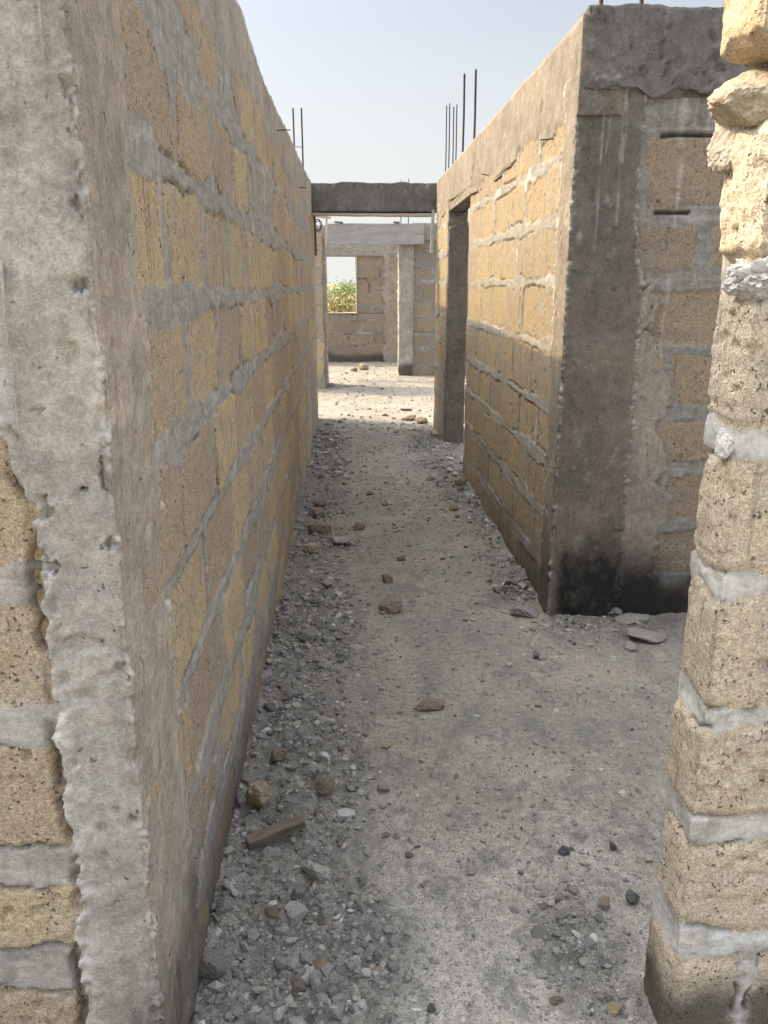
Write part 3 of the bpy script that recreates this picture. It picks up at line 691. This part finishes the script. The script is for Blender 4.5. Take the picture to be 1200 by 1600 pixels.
tag(board('timber_batten', (.022, .04, .40), M_TIMBER, None, (-.322, 8.95, 1.98), (0, -.02, 0), 6), 'brown upright batten under the other end of the corridor beam', 'batten', kind='thing')

# ------------------------------------------------------------------ rooms beyond
t = thing('block_wall', 'narrow stack of block ends standing beyond the end of the long shaded wall', 'wall', (-.8, 12.4, 0))
w = Wrap(-1.6, -.345, 12.1, 12.26, lin(-.05, 2.17, .02), front=np.concatenate([lin(-1.6, -.6, .1), lin(-.58, -.345, .015)]), right=lin(12.1, 12.26, .02))
V, A = block_skin(w, JL, .46, 171, .02, .01, smear=.03); V[:, 0] += (w.P[:, 0] > -.5) * .02 * fbm(w.P * [0, 0, 1], 8., 3, 172)
w.build('blockwork', V, M_BLOCK, t, A)
w = Wrap(-.44, -.30, 12.26, 12.75, lin(-.05, 2.15, .03), right=lin(12.26, 12.75, .03), front=lin(-.44, -.30, .02))
V, A = conc_skin(w, 174, .006, tone=.3, warm=.3); w.build('corner_column', V, M_CONC, t, A)

t = thing('timber_shuttering', 'tangle of small battens and wire on top of the narrow block stack', 'formwork', (-.4, 12.3, 2.2))
for k, (p, q) in enumerate((((-.46, 12.15, 2.50), (-.20, 12.2, 2.46)), ((-.47, 12.25, 2.42), (-.22, 12.3, 2.40)), ((-.27, 12.2, 2.47), (-.30, 12.2, 2.0)), ((-.45, 12.2, 2.14), (-.45, 12.2, 2.48)))):
    p, q = np.array(p), np.array(q); d = q - p; L = np.linalg.norm(d)
    b = board('batten', (L, .03, .03), M_TIMBERP if k != 3 else M_TIMBER, t, (p + q) / 2 - np.array(t.location), (0, -math.atan2(d[2], math.hypot(d[0], d[1])), math.atan2(d[1], d[0])), 30 + k)
a = np.linspace(0, 6 * math.pi, 60)
rod('wire_coil', np.column_stack([-.40 + (.05 + .012 * np.sin(a * 2.3)) * np.cos(a), 12.15 + .02 * np.sin(a * .9), 2.29 + (.07 + .02 * np.cos(a * 1.7)) * np.sin(a)]), .006, M_STEEL, t, 5)

t = thing('block_wall', 'distant partition with a grey concrete column on its near end under the shutter board', 'wall', (2.0, 13.85, 0))
w = Wrap(.98, 4.5, 13.83, 14.0, lin(-.05, 2.2, .025), front=np.concatenate([lin(.98, 1.7, .025), lin(1.8, 4.5, .2)]))
V, A = block_skin(w, JR, .46, 181, .022, .012, smear=.05, rough=1.2); w.build('blockwork', V, M_BLOCKD, t, A)
w = Wrap(.845, 1.10, 13.79, 14.02, lin(-.05, 2.42, .025), front=lin(.845, 1.10, .02), left=lin(13.79, 14.02, .03))
V, A = conc_skin(w, 183, .006, tone=.25, warm=.35, bead=.02, dark=lambda P, w: .75 * ss(.25, .1, P[:, 2] + .06 * vn(P, 7., 2)) * (w.f == 0)); w.build('corner_column', V, M_CONC, t, A)
w = Wrap(1.05, 4.5, 13.80, 14.03, lin(2.17, 2.44, .03), front=np.concatenate([lin(1.05, 1.7, .03), lin(1.8, 4.5, .2)]))
V, A = conc_skin(w, 185, .005, tone=.4); w.build('ring_beam', V, M_CONC, t, A)
for xx, zt in ((.885, 3.09), (1.005, 3.11)):
    rod('rebar', [(xx, 13.9, 2.3), (xx, 13.9, zt)], .008, M_STEEL, t, 6)

tag(board('shutter_board', (1.56, .03, .315), M_TIMBERG, None, (.465, 13.73, 2.265), (0, 0, 0), 8, warp=.006), 'wide pale grey shutter board held across the far room opening', 'board', kind='thing')
t = thing('concrete_beam', 'concrete beam hidden behind the wide pale grey shutter board', 'beam', (.3, 13.9, 2.2))
w = Wrap(-2.2, .846, 13.80, 13.98, lin(2.15, 2.40, .04), front=lin(-2.2, .846, .05)); V, A = conc_skin(w, 187, .005, tone=.3); w.build('beam_body', V, M_CONC, t, A)
for k, (x, z, L) in enumerate(((-.12, 2.44, .14), (.80, 2.44, .10))):
    tag(board('timber_offcut', (L, .05, .025), M_TIMBER, None, (x, 13.72, z + .0), (0, .06, .1), 40 + k), ('longer timber offcut lying on top of the far shutter board', 'shorter timber offcut lying on top of the far shutter board')[k], 'offcut', kind='thing')

t = thing('block_wall', 'far end wall of grey brown blocks with a square window opening', 'wall', (.6, 16.5, 0))
def far_piece(x0, x1, z0, z1, sd):
    w = Wrap(x0, x1, 16.4, 16.57, lin(z0, z1, .03), front=lin(x0, x1, .025), left=lin(16.4, 16.57, .03))
    V, A = block_skin(w, JF, .46, sd, .022, .012, smear=.05, rough=1.2, corner_r=.006); A['blk'] = A['blk'] * (w.f != 2)
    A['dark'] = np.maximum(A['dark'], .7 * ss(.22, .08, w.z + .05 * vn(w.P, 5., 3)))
    w.build('blockwork', V, M_BLOCKD, t, A)
far_piece(-2.5, -.42, .93, 2.1, 191); far_piece(-2.5, 3.5, -.05, .93, 192); far_piece(.175, 3.5, .93, 2.1, 193)
w = Wrap(-2.5, 3.5, 16.385, 16.58, lin(2.0, 2.40, .03), front=lin(-2.5, 3.5, .04)); V, A = conc_skin(w, 195, .006, tone=.25, warm=.2); w.build('ring_beam', V, M_CONC, t, A)
w = Wrap(.72, 1.02, 16.38, 16.5, lin(-.04, 2.1, .03), front=lin(.72, 1.02, .02)); V, A = conc_skin(w, 197, .006, tone=.3, warm=.4); V = ragged(V, w, 'x', .06, 198); w.build('column', V, M_CONC, t, A)
for nm, s, l in (('window_sill', (.66, .19, .022), (-.12, 16.47, .943)), ('window_jamb', (.022, .19, 1.05), (.186, 16.47, 1.475))):
    o = board(nm, s, M_TIMBERP, t, np.array(l) - np.array(t.location), (0, 0, 0), 50)

# ------------------------------------------------------------------ stones
def rock_mesh(seed, mat, flat=1., sub=3):
    import bmesh
    bm = bmesh.new(); bmesh.ops.create_icosphere(bm, subdivisions=sub, radius=1.)
    me = bpy.data.meshes.new('stone_shape'); bm.to_mesh(me); bm.free()
    P = np.empty(len(me.vertices) * 3); me.vertices.foreach_get('co', P); P = P.reshape(-1, 3)
    P = shape_rock(P, seed, 7, .26, .35); P[:, 2] *= flat
    P /= np.abs(P).max(0)
    me.vertices.foreach_set('co', (P * .5).astype(np.float32).ravel()); me.materials.append(mat)
    for p in me.polygons: p.use_smooth = False
    me.update(); return me
ROCKS = {k: [rock_mesh(300 + 13 * i + 7 * j, m, 1., 4) for j in range(4)] for i, (k, m) in enumerate(M_S.items())}

def gz(x, y): return float(gheight(np.array([x]), np.array([y]))[0])
def stone(name, x, y, size, mat, label, cat='stone', group=None, rot=None, sink=.22, var=None, tilt=.2):
    o = bpy.data.objects.new(name, ROCKS[mat][random.randrange(4) if var is None else var]); COL.objects.link(o)
    o.scale = size; z = gz(x, y)
    o.location = (x, y, z + size[2] * (.5 - sink))
    o.rotation_euler = (random.uniform(-tilt, tilt), random.uniform(-tilt, tilt), random.uniform(0, 6.28) if rot is None else rot)
    return tag(o, label, cat, group, 'thing')
for a in (
    ('block_fragment', 0.195, 3.595, (0.128, 0.102, 0.096), 'brown', 'brown block fragment, the biggest stone out in the middle of the corridor path', 'stone', 0.30),
    ('flat_stone', 0.282, 2.666, (0.122, 0.067, 0.051), 'brown', 'flat brown stone lying alone on the path nearer than the biggest brown fragment', 'stone', 0.15),
    ('block_fragment', -0.272, 2.071, (0.086, 0.095, 0.095), 'tan', 'chunky tan block fragment leaning by the wall foot just above the brown wood offcut', 'stone', 0.50),
    ('concrete_fragment', -0.102, 1.781, (0.097, 0.058, 0.060), 'pale', 'long pale grey concrete fragment lying just below the brown wood offcut', 'stone', 2.40),
    ('white_chip', -0.039, 2.019, (0.044, 0.035, 0.027), 'white', 'bright white chip on the grey dust right of the tan block fragment', 'stone', 0.40),
    ('white_chip', -0.087, 2.333, (0.048, 0.034, 0.034), 'white', 'bright white pointed chip beside the olive brown stone, farther than the other white chip', 'stone', 2.00),
    ('rubble_stone', -0.117, 2.244, (0.073, 0.058, 0.047), 'grey', 'dull grey stone right below the pointed white chip', 'stone', 0.20),
    ('rubble_stone', -0.084, 2.142, (0.070, 0.056, 0.042), 'brown', 'brown crumbling lump below the dull grey stone, above the white chip', 'stone', 1.20),
    ('rubble_stone', -0.235, 2.314, (0.074, 0.067, 0.059), 'brown', 'olive brown stone in the rubble left of the pointed white chip', 'stone', 0.90),
    ('rubble_stone', -0.313, 1.455, (0.071, 0.063, 0.071), 'grey', 'jagged dark grey lump against the foot of the long wall, nearest the camera', 'stone', 0.60),
    ('rubble_stone', -0.143, 1.647, (0.066, 0.059, 0.046), 'pale', 'pale crumbly lump below the long pale concrete fragment', 'stone', 1.90),
    ('pebble', -0.072, 1.481, (0.037, 0.034, 0.034), 'tan', 'cream pebble, the larger of two side by side at the front of the rubble', 'pebble', 0.20),
    ('pebble', -0.099, 1.479, (0.026, 0.023, 0.023), 'white', 'whitish pebble, the smaller of two side by side at the front of the rubble', 'pebble', 1.10),
    ('pebble', -0.051, 1.426, (0.036, 0.029, 0.025), 'grey', 'bluish grey stone just in front of the pair of pale pebbles', 'pebble', 2.20),
    ('mortar_sliver', -0.309, 1.701, (0.077, 0.027, 0.025), 'pale', 'thin pale mortar sliver lying in dark dirt by the wall foot', 'stone', 2.30),
    ('rubble_stone', -0.315, 1.645, (0.053, 0.048, 0.042), 'grey', 'squarish grey lump just below the thin pale mortar sliver', 'stone', 0.10),
    ('block_fragment', -0.192, 4.789, (0.158, 0.110, 0.102), 'brown', 'dark brown block fragment touching the pale flat brick beside the long wall', 'stone', 2.90),
    ('block_fragment', -0.064, 4.574, (0.136, 0.109, 0.075), 'pale', 'pale flat brick piece lying next to the dark brown block fragment', 'stone', 0.05),
    ('rubble_stone', -0.219, 4.398, (0.091, 0.082, 0.077), 'tan', 'tan stone just below the dark brown block fragment', 'stone', 0.70),
    ('rubble_stone', 0.055, 4.943, (0.085, 0.077, 0.060), 'brown', 'small dark stone right of and beyond the pale flat brick piece', 'stone', 0.40),
    ('rubble_stone', -0.204, 5.167, (0.118, 0.095, 0.089), 'brown', 'dark brown lump behind the dark brown block fragment', 'stone', 1.60),
    ('rubble_stone', 0.193, 3.998, (0.074, 0.066, 0.059), 'brown', 'dark round stone just behind the biggest brown fragment on the path', 'stone', 2.00),
    ('clinker', 0.577, 1.870, (0.035, 0.032, 0.035), 'dark', 'glossy blue black clinker on the bare dust in front of the pale wall end', 'clinker', 0.30),
    ('clinker', 0.768, 3.057, (0.059, 0.035, 0.035), 'dark', 'small black clinker on the dust in front of the soot stained column', 'clinker', 1.00),
    ('pebble', 0.627, 1.669, (0.032, 0.029, 0.030), 'tan', 'round cream pebble near the foot of the pale broken wall end', 'pebble', 0.30),
    ('clinker', 0.700, 1.677, (0.048, 0.039, 0.039), 'dark', 'black clinker lump touching the foot of the pale broken wall end', 'clinker', 0.90),
    ('clinker', 0.715, 1.877, (0.025, 0.020, 0.030), 'dark', 'upright little dark stone on the dust between the blue black clinker and the wall end', 'clinker', 1.50),
    ('rubble_stone', 0.851, 5.999, (0.108, 0.097, 0.086), 'brown', 'dark lump against the foot of the golden wall just past the doorway', 'stone', 0.50),
    ('flat_slab', 1.288, 3.421, (0.183, 0.110, 0.051), 'grey', 'flat grey slab at the foot of the cross wall beside the soot stained column', 'slab', 0.20),
    ('flat_slab', 1.292, 3.221, (0.185, 0.129, 0.044), 'grey', 'broad dark grey slab lying flat before the cross wall, partly behind the wall end', 'slab', 2.90),
    ('rubble_stone', 1.239, 3.499, (0.108, 0.076, 0.065), 'grey', 'grey lump resting at the corner of the soot stained column', 'stone', 1.30),
    ('rubble_stone', 1.191, 3.135, (0.082, 0.057, 0.033), 'grey', 'small broken slab piece just in front of the broad dark grey slab', 'stone', 1.00),
    ('flat_slab', 0.817, 3.514, (0.150, 0.120, 0.060), 'grey', 'dusty grey slab beside the golden wall foot near the soot stained column', 'slab', 0.40),
    ('block', 0.282, 14.823, (0.208, 0.187, 0.146), 'tan', 'whole loose block lying on the floor under the far window', 'stone', 0.10),
    ('block_fragment', 0.106, 14.568, (0.148, 0.133, 0.081), 'brown', 'small block piece left of the loose block under the far window', 'stone', 0.60),
    ('rubble_stone', -0.424, 12.360, (0.135, 0.122, 0.108), 'pale', 'pale lump at the foot of the narrow block stack', 'stone', 0.30),
    ('rubble_stone', -0.278, 12.311, (0.173, 0.156, 0.087), 'grey', 'grey lump right of the pale lump at the narrow block stack', 'stone', 1.30),
    ('rubble_stone', 0.696, 9.189, (0.190, 0.152, 0.076), 'brown', 'low dark lump of spoil at the shadow edge on the sunlit floor', 'stone', 0.30),
    ('rubble_stone', 0.824, 8.980, (0.172, 0.137, 0.086), 'brown', 'dark lump of spoil beside the golden wall end at the shadow edge', 'stone', 1.30),
    ('brick_piece', 0.711, 9.912, (0.157, 0.055, 0.047), 'brown', 'long brown piece lying on the sunlit floor', 'stone', 0.10),
    ('pebble', 0.023, 1.758, (0.036, 0.029, 0.025), 'grey', 'grey pebble on bare dust right of the long pale concrete fragment', 'pebble', 2.00),
    ('pebble', 0.308, 1.803, (0.034, 0.027, 0.025), 'pale', 'pale pebble lying on the open bare dust in the middle of the floor', 'pebble', 1.50),
    ('pebble', 0.161, 1.383, (0.023, 0.019, 0.019), 'dark', 'dark pebble alone on the pale dust at the bottom edge of the photo', 'pebble', 0.50),
    ('pebble', 0.093, 2.165, (0.047, 0.033, 0.024), 'grey', 'flat grey pebble on the dust right of the white chips', 'pebble', 0.20),
    ('pebble', 0.152, 1.869, (0.028, 0.022, 0.011), 'dark', 'dark flat pebble beside a light one on the open dust', 'pebble', 2.60),
    ('pebble', 0.122, 1.948, (0.023, 0.021, 0.021), 'pale', 'tiny light pebble behind the dark flat pebble on the open dust', 'pebble', 0.60),
    ('pebble', 0.203, 1.620, (0.019, 0.017, 0.017), 'white', 'tiny white pebble alone on the open dust below the pale pebble', 'pebble', 0.60),
    ('rubble_stone', -0.342, 2.836, (0.084, 0.075, 0.075), 'grey', 'dark grey lump against the long wall beside the rubble heap, halfway to the doorway', 'stone', 0.60),
    ('rubble_stone', -0.226, 2.744, (0.096, 0.076, 0.048), 'grey', 'low grey stone in the rubble right of the dark lump against the long wall', 'stone', 1.60),
    ('rubble_stone', -0.190, 3.250, (0.100, 0.080, 0.060), 'grey', 'pale topped grey stone in the rubble beyond the low grey stone', 'stone', 2.60),
    ('white_chip', -0.068, 2.550, (0.022, 0.020, 0.018), 'white', 'small white chip with a twin beside it in front of the rubble', 'stone', 2.60),
    ('rubble_stone', 0.511, 1.628, (0.053, 0.037, 0.027), 'grey', 'light speckled stone half buried in the dust before the wall end', 'stone', 0.20),
    ('rubble_stone', -0.203, 5.404, (0.097, 0.087, 0.058), 'brown', 'dark stone by the long wall farther than the dark brown lump', 'stone', 0.20),
    ('rubble_stone', 0.151, 5.801, (0.066, 0.053, 0.033), 'brown', 'small black stone on the path well beyond the pale flat brick piece', 'stone', 0.70),
    ('rubble_stone', 0.250, 5.492, (0.063, 0.057, 0.031), 'brown', 'small flat dark stone mid path between the wall rubbles', 'stone', 1.70),
    ('rubble_stone', 0.721, 5.367, (0.088, 0.079, 0.062), 'tan', 'tan stone near the golden wall foot in front of the dark lump', 'stone', 1.70),
    ('rubble_stone', 0.282, 4.295, (0.057, 0.052, 0.029), 'dark', 'small dark chip on the path beyond the dark round stone', 'stone', 0.30),
):
    stone(a[0], a[1], a[2], a[3], a[4], a[5], a[6], rot=a[7])
o = board('wood_offcut', (.165, .032, .03), M_TIMBER, None, (-.212, 1.918, gz(-.212, 1.918) + .034), (.15, -.10, .43), 60, .003, .003)
tag(o, 'brown wood offcut lying on rubble at the foot of the long wall', 'wood offcut', kind='thing')
# smaller rubble, told apart by nothing
k = 0
while k < 270:
    y = 1.2 * math.exp(random.random() * math.log(9.2 / 1.2)); x = random.uniform(-.35, 1.25)
    if y > 3.4 and x > .9: continue
    if float(rubble(np.array([[x, y, 0.]]))[0]) < random.uniform(.1, .9): continue
    q = min(.075, .014 + random.expovariate(1 / .015)) * (.8 + .09 * min(y, 6))
    m = random.choices(('grey', 'pale', 'brown', 'tan', 'white'), (8, 4, 2, 1, .6))[0]
    stone('rubble_stone', x, y, (q, q * random.uniform(.6, .95), q * random.uniform(.4, .8)), m, 'small broken stone among the dusty rubble along the wall foot', 'stone', 'small stones in the rubble', sink=.40, tilt=.5)
    k += 1
k = 0
while k < 60:
    y = 1.2 * math.exp(random.random() * math.log(12. / 1.2)); x = random.uniform(-.1, .95)
    if float(rubble(np.array([[x, y, 0.]]))[0]) > .3: continue
    q = min(.04, .010 + random.expovariate(1 / .006)) * (.8 + .09 * min(y, 8))
    m = random.choices(('grey', 'pale', 'tan', 'dark', 'white'), (6, 4, 3, 1, 1))[0]
    stone('pebble', x, y, (q, q * random.uniform(.6, .95), q * random.uniform(.4, .8)), m, 'small pebble strewn on the bare dusty path', 'pebble', 'pebbles on the bare path', sink=.38, tilt=.5)
    k += 1


for k in range(46):
    x = random.uniform(-.28, .85); y = random.choice((random.gauss(9.0, .35), random.uniform(8.6, 15.5), random.gauss(13.0, .6)))
    if y > 12 and x < -.2: continue
    q = random.uniform(.03, .10)
    stone('rubble_stone', x, y, (q, q * random.uniform(.5, .95), q * random.uniform(.25, .6)), random.choice(('brown', 'grey', 'grey', 'dark')), 'small dark lump strewn over the sunlit floor beyond the corridor', 'stone', 'dark lumps on the sunlit floor', sink=.35, tilt=.3)

# ------------------------------------------------------------------ gravel (uncountable chips)
def gravel(n, pts, sizes, tones):
    pts = pts - np.array([0, 0, 1.]) * (sizes * RNG.uniform(-.1, .5, len(sizes)))[:, None]
    ico = np.array([(0, 0, 1), (.89, 0, .45), (.28, .85, .45), (-.72, .53, .45), (-.72, -.53, .45), (.28, -.85, .45),
                    (.72, .53, -.45), (-.28, .85, -.45), (-.89, 0, -.45), (-.28, -.85, -.45), (.72, -.53, -.45), (0, 0, -1)], float)
    F = np.array([(0, 1, 2), (0, 2, 3), (0, 3, 4), (0, 4, 5), (0, 5, 1), (1, 6, 2), (2, 7, 3), (3, 8, 4), (4, 9, 5), (5, 10, 1),
                  (6, 7, 2), (7, 8, 3), (8, 9, 4), (9, 10, 5), (10, 6, 1), (11, 7, 6), (11, 8, 7), (11, 9, 8), (11, 10, 9), (11, 6, 10)])
    a = RNG.uniform(0, 2 * math.pi, n); b = RNG.uniform(-.6, .6, n)
    ca, sa, cb, sb = np.cos(a), np.sin(a), np.cos(b), np.sin(b)
    S = ico[None] * (1 + RNG.uniform(-.35, .35, (n, 12, 1))) * RNG.uniform(.55, 1.3, (n, 1, 3)) * np.array([1, 1, .7])
    x = S[..., 0] * ca[:, None] - S[..., 1] * sa[:, None]; y = S[..., 0] * sa[:, None] + S[..., 1] * ca[:, None]; z = S[..., 2]
    y, z = y * cb[:, None] - z * sb[:, None], y * sb[:, None] + z * cb[:, None]
    V = np.stack([x, y, z], -1) * sizes[:, None, None] + pts[:, None, :]
    Q = (F[None] + (np.arange(n) * 12)[:, None, None]).reshape(-1, 3)
    return quads_mesh('gravel', V.reshape(-1, 3), Q, dict(tone=np.repeat(tones, 12)), False)
NG = 110000
gy = 1.15 * np.exp(RNG.uniform(0, math.log(16. / 1.15), NG)); gx = RNG.uniform(-.34, 1.0, NG)
m_ = (gy < 3.5); gx = np.where(m_, -.36 + (gx + .34) / 1.34 * 1.7, gx); m_ = gy > 9; gx = np.where(m_, -.6 + (gx + .34) / 1.34 * 2.2, gx)
Pg = np.column_stack([gx, gy, gx * 0]); rb = rubble(Pg)
clus = ss(-.2, .5, fbm(Pg, 2.2, 3, 401))
keep = RNG.uniform(0, 1, NG) < np.clip(.05 + .10 * clus + .42 * rb, 0, 1)
Pg = Pg[keep]; rb = rb[keep]; n_ = len(Pg)
sz = np.clip(.0018 + .0022 * RNG.exponential(1., n_), .0015, .012) * (1 + 1.3 * rb * RNG.uniform(0, 1, n_) ** 2) * (.85 + .12 * Pg[:, 1].clip(1, 8))
Pg[:, 2] = gheight(Pg[:, 0], Pg[:, 1]) + sz * .25
tag(link('gravel', gravel(n_, Pg, sz, np.clip(RNG.beta(2.2, 2.4, n_), 0, 1)), M_GRAVEL), kind='stuff')

# ------------------------------------------------------------------ scrub outside the far window
def bush(name, loc, rx, ry, h, n, seed, mat, label, cat='bush', group='bushes beyond the window', leaf=.05):
    rg = np.random.default_rng(seed); t = thing(name, label, cat, loc, group)
    cl = rg.uniform(-1, 1, (26, 3)); cl[:, 2] = rg.uniform(.25, .95, 26); cl[:, :2] *= np.sqrt(np.clip(1.1 - cl[:, 2:3] ** 2, .1, 1))
    k = rg.integers(0, 26, n)
    P = (cl[k] + rg.normal(0, .16, (n, 3))) * np.array([rx, ry, h]); P[:, 2] = np.abs(P[:, 2])
    A = rg.normal(size=(n, 3)); A /= np.linalg.norm(A, axis=1)[:, None]; B = np.cross(A, rg.normal(size=(n, 3))); B /= np.linalg.norm(B, axis=1)[:, None]
    s = leaf * rg.uniform(.6, 1.5, (n, 1))
    V = np.stack([P - A * s, P + B * s * .45, P + A * s, P - B * s * .45], 1).reshape(-1, 3)
    o = link('foliage', quads_mesh('foliage', V, np.arange(4 * n).reshape(-1, 4), dict(tone=np.repeat(h1(k, seed) * .7 + .3 * rg.uniform(0, 1, n), 4)), False), mat, t)
    for j in range(5):
        c = cl[j] * np.array([rx, ry, h]); 
        q = rod('stem', [(loc[0] + c[0] * .1, loc[1] + c[1] * .1, 0), (loc[0] + c[0] * .5, loc[1] + c[1] * .5, c[2] * .5), (loc[0] + c[0], loc[1] + c[1], c[2])], .03, M_TIMBER, t, 5)
    return t
M_LEAF = mat_leaf('bush_leaves', (.15, .22, .09), (.24, .31, .14)); M_DRY = mat_leaf('dry_scrub_leaves', (.28, .25, .12), (.42, .36, .19))
for k, (x, y, rx, h) in enumerate(((-2.6, 40, 2.2, 1.15), (.1, 44, 2.4, 1.28), (3.2, 41, 2.2, 1.2), (-5.8, 45, 2.6, 1.3), (6.5, 46, 2.8, 1.3), (-1.0, 54, 3.0, 1.38), (2.6, 56, 3.2, 1.35))):
    bush('bush', (x, y, 0), rx, 1.6, h, 5000, 500 + k, M_LEAF, 'leafy green bush on the skyline seen through the far window')
for k, (x, y, rx, h) in enumerate(((-1.7, 27, 1.0, .6), (-.3, 30, 1.1, .75), (1.0, 28, 1.0, .6), (-.9, 34, 1.5, .95), (.8, 35, 1.4, .95))):
    bush('dry_shrub', (x, y, 0), rx, .9, h, 1500, 540 + k, M_DRY, 'dry brown shrub in front of the green bushes outside the window', 'shrub', 'dry shrubs beyond the window', .06)

# ------------------------------------------------------------------ light, sky, camera
SUN_AZ, SUN_EL = math.radians(-69.), math.radians(41.)      # azimuth from +Y towards +X
wd = bpy.data.worlds.new('World'); SC.world = wd; wd.use_nodes = True
nt = wd.node_tree; bg = nt.nodes['Background']
sky = nt.nodes.new('ShaderNodeTexSky'); sky.sky_type = 'NISHITA'; sky.sun_disc = False
sky.sun_elevation = SUN_EL; sky.sun_rotation = SUN_AZ; sky.air_density = 1.0; sky.dust_density = 4.0; sky.ozone_density = 1.5; sky.altitude = 0
def nn(ty, **kw):
    n = nt.nodes.new(ty)
    for k, v in kw.items(): setattr(n, k, v)
    return n
hs = nn('ShaderNodeHueSaturation'); hs.inputs['Saturation'].default_value = .54; nt.links.new(sky.outputs[0], hs.inputs['Color'])
sx = nn('ShaderNodeSeparateXYZ'); tc = nn('ShaderNodeTexCoord'); nt.links.new(tc.outputs['Generated'], sx.inputs[0])
def ramp(a, b, c, d):
    m = nn('ShaderNodeMapRange', interpolation_type='SMOOTHSTEP'); nt.links.new(sx.outputs[2], m.inputs['Value'])
    for k, v in zip(('From Min', 'From Max', 'To Min', 'To Max'), (a, b, c, d)): m.inputs[k].default_value = v
    return m.outputs[0]
# hazy daylight: a milky veil at the horizon, and the unseen overhead sky scaled up to lift the shade
vm = nn('ShaderNodeVectorMath', operation='SCALE'); 
h2 = nn('ShaderNodeHueSaturation'); h2.inputs['Saturation'].default_value = .30; nt.links.new(sky.outputs[0], h2.inputs['Color'])
hm = nn('ShaderNodeMix', data_type='RGBA'); nt.links.new(ramp(.25, .6, 0., 1.), hm.inputs[0]); nt.links.new(hs.outputs[0], hm.inputs[6]); nt.links.new(h2.outputs[0], hm.inputs[7])
nt.links.new(hm.outputs[2], vm.inputs[0]); nt.links.new(ramp(.25,  .95, .80, 3.7), vm.inputs['Scale'])
hz = nn('ShaderNodeMix', data_type='RGBA'); nt.links.new(ramp(-.05, .42, .92, 0.), hz.inputs[0]); nt.links.new(vm.outputs[0], hz.inputs[6]); hz.inputs[7].default_value = (3.8, 3.85, 3.75, 1)
nt.links.new(hz.outputs[2], bg.inputs[0]); bg.inputs[1].default_value = .12
L = bpy.data.lights.new('sun', 'SUN'); L.energy = 2.7; L.angle = math.radians(.6); L.color = (1., .77, .45)
so = bpy.data.objects.new('sun', L); COL.objects.link(so)
from mathutils import Vector
d = Vector((math.sin(SUN_AZ) * math.cos(SUN_EL), math.cos(SUN_AZ) * math.cos(SUN_EL), math.sin(SUN_EL)))
so.rotation_euler = d.to_track_quat('Z', 'Y').to_euler(); so.location = (-6, 4, 8)
cam = bpy.data.cameras.new('camera'); co = bpy.data.objects.new('camera', cam); COL.objects.link(co)
cam.sensor_fit = 'HORIZONTAL'; cam.sensor_width = 36; cam.lens = 36 * 1270 / 1200; cam.clip_end = 8000; cam.clip_start = .05
co.location = (0, 0, 1.5); co.rotation_euler = (math.radians(90 - 15.70), 0, math.radians(-2.517))
SC.camera = co
SC.view_settings.view_transform = 'Standard'; SC.view_settings.look = 'None'; SC.view_settings.gamma = 1; SC.view_settings.exposure = 1.1
SC.cycles.max_bounces = 6
